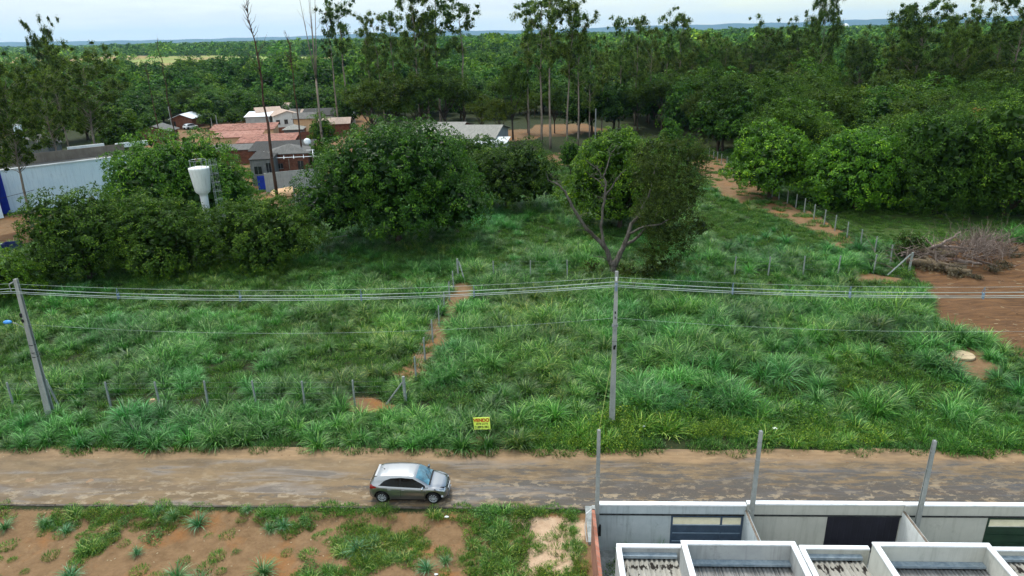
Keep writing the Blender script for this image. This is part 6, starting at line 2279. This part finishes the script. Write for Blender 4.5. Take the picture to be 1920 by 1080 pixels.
# long pale blue hall at the left border
A, B = G(3, 405), G(222, 372)
rw_ = RZ((3, 405), (95, 398))
rw_ = math.atan2(B.y - A.y, B.x - A.x) if abs(B.y - A.y) < 30 else rw_
hA = HT(A.x, A.y, 323)
t = thing('hall', 'long pale blue hall with white coping, dark blue corner stripe and brown roof', 'hall', (A.x, A.y, 0), rw_)
Lw = (B - A).length + 3
MB().b2(.05, 0, -.3, Lw, 14, hA).b2(-7, -2.5, -.3, .0, 14, hA).build('wall', M['pl_ware'], t)
MB().b2(-.25, -.06, -.1, 1.15, -.004, hA - .02).b2(-.25, -2.4, -.1, -.0, -.06, hA - .02).build('corner_stripe', M['paintblue'], t)
MB().b2(0, -.12, hA, Lw + .1, .3, hA + .16).b2(-7, -2.62, hA, .0, -2.2, hA + .16).build('coping', M['white'], t)
MB().b2(0, .31, hA - .2, Lw, 3.4, hA + .05).build('roof', M['rf_grey'], t)
MB().b2(0, 3.42, hA - .2, Lw, 3.6, hA + 1.4).b2(.2, 5.4, hA - .1, Lw, 13.8, hA + .15).build('rear_parapet', M['pl_brown'], t)
MB().b2(14.2, -.9, -.05, 14.4, -.04, .12).b2(-1, -1.5, -.1, Lw, -.9, .12).build('plinth', M['concrete'], t)
MB().b2(10.2, 4.0, hA + .2, 15.0, 4.3, hA + 1.7).b2(16.5, 4.0, hA + .8, 21, 4.3, hA + 1.5).build('upper_coping', M['white'], t)
# yards' small things
p = G(28, 478)
t = thing('skip', 'dark blue open rubbish skip by the earth yard at the left border', 'skip', p, .3)
m_ = MB()
b_, t_ = [(-.6, -.45), (.6, -.45), (.6, .45), (-.6, .45)], [(-.85, -.6), (.85, -.6), (.85, .6), (-.85, .6)]
m_.add([(x, y, .1) for x, y in b_] + [(x, y, 1.35) for x, y in t_] + [(x * .92, y * .9, 1.35) for x, y in t_] + [(x * .92, y * .9, .2) for x, y in b_],
       [(3, 2, 1, 0)] + [(i, (i + 1) % 4, 4 + (i + 1) % 4, 4 + i) for i in range(4)] + [(4 + i, 4 + (i + 1) % 4, 8 + (i + 1) % 4, 8 + i) for i in range(4)] + [(8 + i, 8 + (i + 1) % 4, 12 + (i + 1) % 4, 12 + i) for i in range(4)] + [(12, 13, 14, 15)])
m_.build('tub', M['skipblue'], t)
MB().tube([(-.85, -.6, 1.38), (.85, -.6, 1.38), (.85, .6, 1.38), (-.85, .6, 1.38), (-.85, -.6, 1.38)], .04, 5).build('rim_bar', M['skipblue'], t)
MB().tube([(0, 0, -.2), (0, 0, 2.3)], .035, 5).build('stake', M['wood'], None, label='thin upright stake right beside the blue skip', cat='stake', kind='thing').location = G(41, 478)
ku = MB()
a, b = G(-40, 465), G(20, 458)
ku.box((a.x + b.x) / 2, (a.y + b.y) / 2, .08, (b - a).length, .2, .25, math.atan2(b.y - a.y, b.x - a.x))
ku.build('low_wall', M['white'], None, label='low white kerb wall running from the skip to the left border', cat='wall', kind='thing')
# poles before the hall
for i, (px, pb, ptop, r_, mt, lb) in enumerate([(112, 372, 320, .11, 'pole', 'pale thin pole before the blue hall, left of the dark short pole'), (150, 352, 318, .16, 'bark', 'short dark pole with fittings before the pale blue hall'),
                                             (325, 252, 200, .13, 'pole', 'pole left of the village street by the brick house'), (402, 262, 221, .12, 'pole', 'left of two pale poles at the corner of the terracotta roofs'), (412, 262, 216, .14, 'pole', 'right of two pale poles at the corner of the terracotta roofs'),
                                             (553, 372, 326, .14, 'pole', 'pale square post standing on the sand before the concrete yard wall'), (607, 275, 150, .15, 'pole', 'tall pale pole behind the huge mango, right of the village'), (504, 212, 186, .12, 'pole', 'small distant pole above the yellow house'),
                                             (1116, 268, 204, .17, 'pole', 'lone grey concrete pole standing at the edge of the dirt lot'), (560, 226, 198, .12, 'pole', 'thin grey pole before the pale houses, left one'), (596, 240, 205, .12, 'pole', 'thin grey pole before the pale houses, right one'),
                                             (888, 262, 240, .09, 'postc', 'short dark post before the white shed, left one'), (911, 262, 235, .1, 'postc', 'short dark post before the white shed, right one'), (142, 95 + 40, 90, .15, 'pole', 'x')]):
    if lb == 'x':
        continue
    p = G(px, pb)
    h_ = HT(p.x, p.y, ptop)
    MB().tube([(0, 0, -.3), (0, 0, h_)], [r_, r_ * .7], 7).build('pole', M[mt], None, label=lb, cat='pole', kind='thing').location = p
wire(G(0, 388, 4) + Vector((-8, -4, 0)), G(150, 330, 3) + Vector((0, 0, 0)), .5, .03).build('wire', M['black'], None, label='dark wire sagging in front of the pale blue hall', cat='wire', kind='thing')

# water tank on its stem
p = G(402, 478)
H = HT(p.x, p.y, 314)
dpt = (p - CPOS).dot(CF) + 3
k1 = dpt / FPX
t = thing('water_tank', 'white conical water tank on a thin stem with caged ladder, among the mango trees', 'water tank', p)
m_ = MB()
zc = HT(p.x, p.y, 358)
R_ = 17.5 * k1
m_.lathe([(.01, H + .1), (R_ * .55, H + .07), (R_ * .98, H - .02), (R_, H - .08), (R_ * .98, H - .25), (R_ * .74, zc + .1), (R_ * .70, zc)], n=28)
m_.build('tank', M['pl_white'], t, smooth=True)
MB().lathe([(R_ * .70, zc - .002), (R_ * .66, zc - .12), (.42, zc - .35), (.40, zc - .6), (.33, zc - 3), (.36, .0), (.36, -.3)], n=18).build('stem', M['white'], t, smooth=True)
m_ = MB()
for sx_2 in (-.2, .2):
    m_.tube([(R_ + .18, sx_2, .5), (R_ + .18, sx_2, H + .8)], .025, 4)
for i in range(30):
    z_ = .8 + i * .33
    if z_ < H + .7:
        m_.tube([(R_ + .18, -.2, z_), (R_ + .18, .2, z_)], .015, 4)
m_.build('ladder', M['steel'], t)
m_ = MB()
for i in range(9):
    z_ = 2.5 + i * .9
    if z_ < H + .9:
        pts_ = [(R_ + .18 + .7 * math.sin(a) * 1.0, .38 * math.cos(a), z_) for a in np.linspace(0, math.pi, 7)]
        m_.tube(pts_, .018, 4)
for a in np.linspace(.3, math.pi - .3, 4):
    m_.tube([(R_ + .18 + .7 * math.sin(a), .38 * math.cos(a), 2.5), (R_ + .18 + .7 * math.sin(a), .38 * math.cos(a), H + .9)], .015, 4)
m_.build('safety_cage', M['steel'], t)
m_ = MB()
pts_ = [(R_ * .8 * math.cos(a), R_ * .8 * math.sin(a), H + .75) for a in np.linspace(0, 2 * math.pi, 17)]
m_.tube(pts_, .02, 4)
for a in np.linspace(0, 2 * math.pi, 9)[:-1]:
    m_.tube([(R_ * .8 * math.cos(a), R_ * .8 * math.sin(a), H), (R_ * .8 * math.cos(a), R_ * .8 * math.sin(a), H + .75)], .018, 4)
m_.build('guard_rail', M['steel'], t)

# houses nearest the lots
rt = rad(9)
hp_ = G(496, 349)
house('village_house', 'grey plastered house front with barred window and dark doorway beside the concrete yard wall', hp_, 3.4, 6, 4.2, rt, 'pl_dark', 'rf_dark', 'mono', .4, .15, [('f', -.6, 1.9, 1.1, 1.2)], [('f', 1.05, 1.6, .7, 2.0)])
house('gate', 'blue steel gate at the left end of the concrete yard wall', G(494, 358), 1.3, .12, 2.0, rt, 'paintblue', 'paintblue', 'flat', cat='gate')
a, b = G(500, 362), G(590, 352)
yl = thing('yard_wall', 'unpainted concrete yard wall behind the small heap of sand', 'wall', a, math.atan2(b.y - a.y, b.x - a.x))
LL = (b - a).length + 1
MB().b2(0, 0, -.2, LL, .16, 2.9).build('wall', M['pl_grey'], yl)
MB().b2(-.01, -.02, 2.902, LL, .18, 2.96).build('wall_cap', M['concrete'], yl)
house('brick_house', 'bare brick house with small window and dark door, behind the concrete yard wall', G(544, 338), 6.6, 5.5, 4.3, rt, 'brick', 'rf_grey', 'hip', 1.2, .3, [('f', -1.2, 2.0, .8, .8)], [('f', 2.0, 1.2, .9, 1.9)])
# open roof frame of pale beams in front of the brick house
p = G(548, 334)
t = thing('roof_frame', 'open frame of pale beams under the grey hipped roof of the brick house', 'roof frame', (p.x, p.y - .0, 0), rt)
m_ = MB()
for i in range(6):
    xx = -3.9 + i * 1.55
    m_.tube([(xx, -.2, 4.6), (xx + .5, -3.0, 3.7)], .07, 4)
for k_ in range(3):
    m_.tube([(-3.8 + .25 * k_, -.5 - k_ * 1.1, 4.56 - k_ * .35), (4.2 + .25 * k_, -.5 - k_ * 1.1, 4.56 - k_ * .35)], .05, 4)
m_.build('rafters', M['white'], t)
MB().tube([(-3.4, -3, 0), (-3.4, -3, 3.7)], .08, 5).tube([(0.4, -3, 0), (.4, -3, 3.7)], .08, 5).tube([(4.2, -3, 0), (4.2, -3, 3.7)], .08, 5).build('posts', M['wood'], t)
house('village_house', 'long low house with dark weathered sheet roof behind the brick house', G(530, 315), 10.5, 6, 3.2, rt, 'brick', 'rf_dark', 'mono', .8, .3)
MB().lathe([(.0, 0), (.55, .12), (.6, .2), (.02, .1)], n=16).build('satellite_dish', M['white'], None, label='white satellite dish at the right end of the dark sheet roof', cat='dish', kind='thing', smooth=True).location = G(576, 266, 5.2)
bpy.data.objects['satellite_dish'].rotation_euler = (rad(60), 0, .4)
house('tile_roof_house', 'house with near terracotta roof, long and mottled, right above the dark sheet roof', G(502, 298), 10.5, 6, 3.2, rt, 'brick', 'tile', 'mono', .8, .3)
house('tile_roof_house', 'house with far left terracotta roof, lower slope smooth and pink', G(446, 285), 9.5, 4.5, 3.0, rt, 'pl_beige', 'tile2', 'mono', .7, .3)
house('tile_roof_house', 'house with farthest terracotta roof, dark speckled ridge running behind the pink slope', G(457, 273), 13.5, 5.5, 3.3, rt, 'pl_beige', 'tile', 'mono', .8, .3)
house('shed', 'low shed with grey roof and orange tile edge left of the dark house front', G(440, 308), 9, 4, 2.6, rt, 'brick', 'rf_grey', 'mono', .5, .3, cat='shed')
for i, (a, b, h_, lb) in enumerate([((498, 276), (592, 268), 2.6, 'long red brick yard wall behind the near terracotta roof'), ((508, 256), (575, 252), 2.0, 'red brick wall farther back, below the small white roof'), ((572, 330), (596, 300), 3.0, 'red brick wall at the right side of the brick house')]):
    A_, B_ = G(*a), G(*b)
    o = MB().b2(0, 0, -.2, (B_ - A_).length, .2, h_).build('brick_yard_wall', M['brick'], None, label=lb, cat='wall', kind='thing')
    o.location = A_
    o.rotation_euler.z = math.atan2(B_.y - A_.y, B_.x - A_.x)
house('small_house', 'little hut with white hipped roof standing among the brick walls', G(552, 268), 3.8, 4, 2.9, rt, 'pl_dark', 'rf_pale', 'hip', .9, .4)
house('village_house', 'grey block house with white sheet roof edge, left of the yellow house', G(485, 241), 6, 6, 3.0, rt, 'pl_grey', 'rf_white', 'mono', .8, .3)
house('village_house', 'yellow walled house with two doors and pale tiled roof', G(508, 236), 6, 8, 3.7, rt + .3, 'pl_yellow', 'rf_pink', 'gable', .9, .4, (), [('f', -1.2, 0, .9, 2.2), ('f', 1.2, 0, .9, 2.2)])
house('village_house', 'pale grey house with row of small windows and light gable roof', G(541, 240), 6.5, 7, 3.3, rt + .35, 'pl_white', 'rf_pink', 'gable', 1.0, .4, [('f', -2.4, 1.1, .9, 1.1), ('f', -.4, 1.1, .9, 1.1), ('f', 1.8, 1.1, .9, 1.1)], ridge='y')
house('village_house', 'beige side walled house with dark roof, right of the pale grey house', G(573, 250), 5, 7, 3.6, rt, 'pl_beige', 'rf_grey', 'gable', 1.0, .4, [('f', 1.9, 1.1, .8, 1.0)])
house('village_house', 'big house with long dark grey roof at the right of the village', G(606, 240), 10, 7, 3.2, rt, 'pl_grey', 'rf_dark', 'mono', 1.1, .4)
house('village_house', 'brick house with pale roof partly hidden behind the round tree', G(628, 256), 7, 6, 3.0, rt, 'brick', 'rf_pink', 'gable', 1.0, .4)
house('village_house', 'far house with long pale pink roof at the back of the village, left', G(522, 221), 9, 6, 3.0, rt, 'pl_beige', 'rf_pink', 'gable', 1.0, .4)
house('village_house', 'far house with long pale tiled roof at the back of the village, right', G(600, 221), 15, 7, 3.0, rt, 'pl_white', 'rf_pink', 'gable', 1.0, .4)
house('brick_house', 'brick house with white gable edge at the head of the earth street', G(343, 242), 5.4, 7, 2.8, rt - .1, 'brick', 'rf_white', 'gable', 1.0, .5, (), [('f', -2.2, 0, 1.2, 2.0)], ridge='y')
house('village_house', 'long grey block wall house with flat top behind the bushes', G(412, 229), 12, 6, 3.2, rt, 'pl_grey', 'pl_grey', 'flat')
house('village_house', 'small grey roofed brick house behind the bright mango, left of the street', G(292, 268), 6.5, 6, 2.6, rt, 'brick', 'rf_grey', 'gable', 1.2, .5, ridge='y')
house('village_house', 'house with orange tiled roof and yellow wall at the left border', G(30, 282), 8, 8, 3.4, rt + .2, 'pl_yellow', 'tile2', 'gable', 1.6, .5)
house('village_house', 'house with white roof strip at the left border, behind the garden trees', G(5, 225), 14, 9, 3.2, rt, 'brick', 'rf_white', 'gable', 1.0, .5)
house('shed', 'shed with folded pale sheet roof just above the pale blue hall', G(62, 318), 7, 5, 4.4, rt, 'pl_dark', 'rf_grey', 'gable', 1.4, .4, ridge='y', cat='shed')
house('sign_board', 'white panel standing on the shed roof above the pale blue hall', G(52, 318), 1.6, .3, 8.0, rt - .3, 'pl_ware', 'white', 'flat', cat='panel')
for i, (px, py, w_, h_, wl_, rf_, lb) in enumerate([(560, 232, 5, 2.8, 'pl_white', 'rf_grey', 'small white walled house with grey roof between the pale grey house and the beige one'), (588, 232, 6, 2.8, 'pl_beige', 'rf_pink', 'small beige house with pale roof directly behind the beige side walled house'),
        (645, 238, 6, 2.8, 'pl_white', 'rf_white', 'white roofed house at the right edge of the village beside the eucalypts'), (478, 222, 5, 2.6, 'pl_white', 'rf_white', 'tiny white roofed house behind the grey block house'), (428, 250, 0, 0, '', '', ''), (540, 224, 5, 2.8, 'pl_grey', 'rf_grey', 'small grey roofed house between the two long pale roofs')]):
    if w_:
        house('village_house', lb, G(px, py), w_, 6, h_, rt + .1 * (i % 3 - 1), wl_, rf_, 'gable', .9, .35, [('f', -1.2, 1, .8, .9)], [('f', 1, 0, .8, 2.0)])
# white shed complex right of the mango
rs = rad(-8)
house('warehouse', 'big shed with wide pale grey sheet roof behind the huge mango dome', G(874, 290), 11, 15, 3.2, rs, 'pl_grey', 'rf_pale', 'gable', 1.5, .5, ridge='x', cat='shed')
house('warehouse', 'lower wing with brown brick wall and white base, left of the big pale roof', G(822, 282), 8, 13, 3.6, rs, 'brick', 'rf_pale', 'gable', 1.2, .5, ridge='x', cat='shed')
house('warehouse', 'bright white lean-to roof on the right front of the big pale roof', G(918, 294), 6, 4, 2.5, rs, 'pl_grey', 'rf_white', 'mono', .6, .3, cat='shed')
# dark slatted roof beside the mango
p = G(592, 398)
t = thing('shelter', 'dark corrugated shelter roof half hidden left of the huge mango dome', 'shelter', p, rad(-12))
o = corr(-2.6, 2.6, -2.2, 2.2, 1.9, 2.5, .8, .1)
o.build('roof', M['trim'], t)
MB().tube([(-2.3, -2, 0), (-2.3, -2, 1.9)], .07, 5).tube([(2.3, -2, 0), (2.3, -2, 1.9)], .07, 5).tube([(-2.3, 2, 0), (-2.3, 2, 2.4)], .07, 5).tube([(2.3, 2, 0), (2.3, 2, 2.4)], .07, 5).build('posts', M['wood'], t)
strut(G(612, 448, .6), G(650, 441, .6), .1, 'pale horizontal pole lying in the shade under the huge mango', 'fallen_pole')
# sand heap
import bmesh as _bm
bm = _bm.new()
_bm.ops.create_uvsphere(bm, u_segments=24, v_segments=12, radius=1)
for v_ in bm.verts:
    v_.co = Vector((v_.co.x * 2.4, v_.co.y * 1.8, max(-.1, v_.co.z) * 1.0 + .1 * math.sin(v_.co.x * 5)))
me = bpy.data.meshes.new('sand_heap')
bm.to_mesh(me)
bm.free()
me.materials.append(mottled('heap_sand', (184, 148, 112), (204, 168, 130), 2, .95))
link('sand_heap', me, None, 'heap of yellow sand before the concrete yard wall', 'sand heap').location = G(537, 364)
# parked white car down the village street, simple at that distance
p = G(358, 242)
t = thing('parked_car', 'small white car parked by the bushes on the earth street of the village', 'car', p, rad(62))
small = [[(x, y, z) for x, y, z in r] + [(x, -y, z) for x, y, z in r[-2::-1]] for r in car_rings[::3]]
m_ = MB()
grid_mesh(m_, small)
m_.build('body', M['white'], t, smooth=True)
for sd_ in (-1, 1):
    patch('window', M['carglass'], (-1.3, .85), lambda x: belt_(x) + .035, lambda x: top_(x) - .1, sd_, .012, t, 8, 3)
screen('windscreen', M['carglass'], .44, 1.06, 1, .012, t)
screen('rear_screen', M['carglass'], -1.84, -1.6, .9, .012, t)
for c in (WB_R, WB_F):
    for sd_ in (-1, 1):
        m_ = MB()
        m_.lathe([(.0, -.01), (.3, 0), (.31, .15), (.0, .16)], n=14, axis='y')
        w__ = m_.build('wheel', M['tyre'], t)
        w__.location = (c, sd_ * .76 - .08, .31)
# far landmarks
p = G(1585, 62)
q = AT(1585, 51, 1900)
t = thing('dome', 'tiny white dome on the horizon right of the tallest eucalypt', 'dome', (q.x, 1900, 0))
m_ = MB()
m_.lathe([(.1, q.z + 9)] + [(9 * math.sin(a), q.z + 9 * math.cos(a)) for a in np.linspace(.2, 2.6, 10)] + [(4, -1)], n=24)
m_.build('shell', M['white'], t, smooth=True)
for (px, py, w_, lb) in [(1812, 62, 30, 'distant white building among the trees near the right border, long one'), (1828, 60, 12, 'distant white building, small one beside the long one near the right border')]:
    q = AT(px, py, 800)
    house('far_building', lb, (q.x, 800), w_, 14, max(6, q.z), 0, 'pl_white', 'rf_white', 'flat', cat='building')

# ------------------------------------------------------------------ light, sky, air
ELEV, AZ = rad(58), rad(-20)     # sun high beyond the wood, a little to the left
w = bpy.data.worlds.new('World')
SC.world = w
w.use_nodes = True
nt = w.node_tree
nt.nodes.clear()
out = nt.nodes.new('ShaderNodeOutputWorld')
bg = nt.nodes.new('ShaderNodeBackground')
sky = nt.nodes.new('ShaderNodeTexSky')
sky.sky_type = 'NISHITA'
sky.sun_disc = False
sky.sun_elevation = ELEV
sky.sun_rotation = AZ
sky.air_density = 1.6
sky.dust_density = 0.6
tc = nt.nodes.new('ShaderNodeTexCoord')
mp = nt.nodes.new('ShaderNodeMapping')
mp.inputs['Scale'].default_value = (1.6, 1.6, 11)
nt.links.new(tc.outputs['Generated'], mp.inputs['Vector'])
no = nt.nodes.new('ShaderNodeTexNoise')
no.inputs['Scale'].default_value = 2.2
no.inputs['Detail'].default_value = 7
no.inputs['Roughness'].default_value = .6
nt.links.new(mp.outputs[0], no.inputs['Vector'])
sx = nt.nodes.new('ShaderNodeSeparateXYZ')
nt.links.new(tc.outputs['Generated'], sx.inputs[0])


def wm(op, a, b, clamp=False):
    x = nt.nodes.new('ShaderNodeMath')
    x.operation = op
    x.use_clamp = clamp
    for i, v_ in enumerate((a, b)):
        if isinstance(v_, (int, float)):
            x.inputs[i].default_value = v_
        else:
            nt.links.new(v_, x.inputs[i])
    return x.outputs[0]


cov = wm('ADD', wm('MULTIPLY', wm('SUBTRACT', no.outputs['Fac'], .5), 1.6), wm('SUBTRACT', .93, wm('MULTIPLY', wm('MAXIMUM', sx.outputs[0], 0.0), 1.25)), False)
cov = wm('MULTIPLY', cov, 1.0, True)
mx = nt.nodes.new('ShaderNodeMix')
mx.data_type = 'RGBA'
nt.links.new(cov, mx.inputs['Factor'])
sk = nt.nodes.new('ShaderNodeMix')
sk.data_type = 'RGBA'
sk.blend_type = 'MULTIPLY'
sk.inputs['Factor'].default_value = 1
nt.links.new(sky.outputs[0], sk.inputs['A'])
sk.inputs['B'].default_value = (.86, 1.04, 1.12, 1)
nt.links.new(sk.outputs['Result'], mx.inputs['A'])
cl = nt.nodes.new('ShaderNodeMix')
cl.data_type = 'RGBA'
cl.inputs['A'].default_value = (4.9, 5.35, 5.5, 1)
cl.inputs['B'].default_value = (9.8, 10.6, 10.9, 1)
mr = nt.nodes.new('ShaderNodeMapRange')
mr.inputs['From Min'].default_value = 0.03
mr.inputs['From Max'].default_value = 0.35
nt.links.new(sx.outputs[2], mr.inputs['Value'])
nt.links.new(mr.outputs[0], cl.inputs['Factor'])
nt.links.new(cl.outputs['Result'], mx.inputs['B'])
nt.links.new(mx.outputs['Result'], bg.inputs['Color'])
bg.inputs['Strength'].default_value = 0.13
nt.links.new(bg.outputs[0], out.inputs['Surface'])

sl = bpy.data.lights.new('sun', 'SUN')
sl.energy = 2.4
sl.angle = rad(10)
sl.color = (1.0, .96, .9)
so = bpy.data.objects.new('sun', sl)
COL.objects.link(so)
sd = Vector((math.sin(AZ) * math.cos(ELEV), math.cos(AZ) * math.cos(ELEV), math.sin(ELEV)))
so.rotation_euler = sd.to_track_quat('Z', 'Y').to_euler()
so.location = (0, 0, 60)

hz = MB()
hz.b2(-20000, -300, -3.2, 20000, 18000, 330)
nh = bpy.data.materials.new('haze_air')
nh.use_nodes = True
nh.node_tree.nodes.clear()
ho = nh.node_tree.nodes.new('ShaderNodeOutputMaterial')
pv = nh.node_tree.nodes.new('ShaderNodeVolumePrincipled')
pv.inputs['Color'].default_value = (.38, .66, 1.0, 1)
pv.inputs['Density'].default_value = 3.6e-5
pv.inputs['Anisotropy'].default_value = 0.2
nh.node_tree.links.new(pv.outputs[0], ho.inputs['Volume'])
hz.build('haze', nh, kind='stuff')

SC.view_settings.view_transform = 'Standard'
SC.view_settings.look = 'None'
SC.view_settings.gamma = 1.0
SC.view_settings.exposure = 0.45
cy = SC.cycles
cy.use_denoising = True
cy.max_bounces = 6
cy.diffuse_bounces = 3
cy.glossy_bounces = 2
cy.transmission_bounces = 3
cy.volume_bounces = 1
cy.transparent_max_bounces = 6
cy.use_adaptive_sampling = True
cy.adaptive_threshold = 0.02
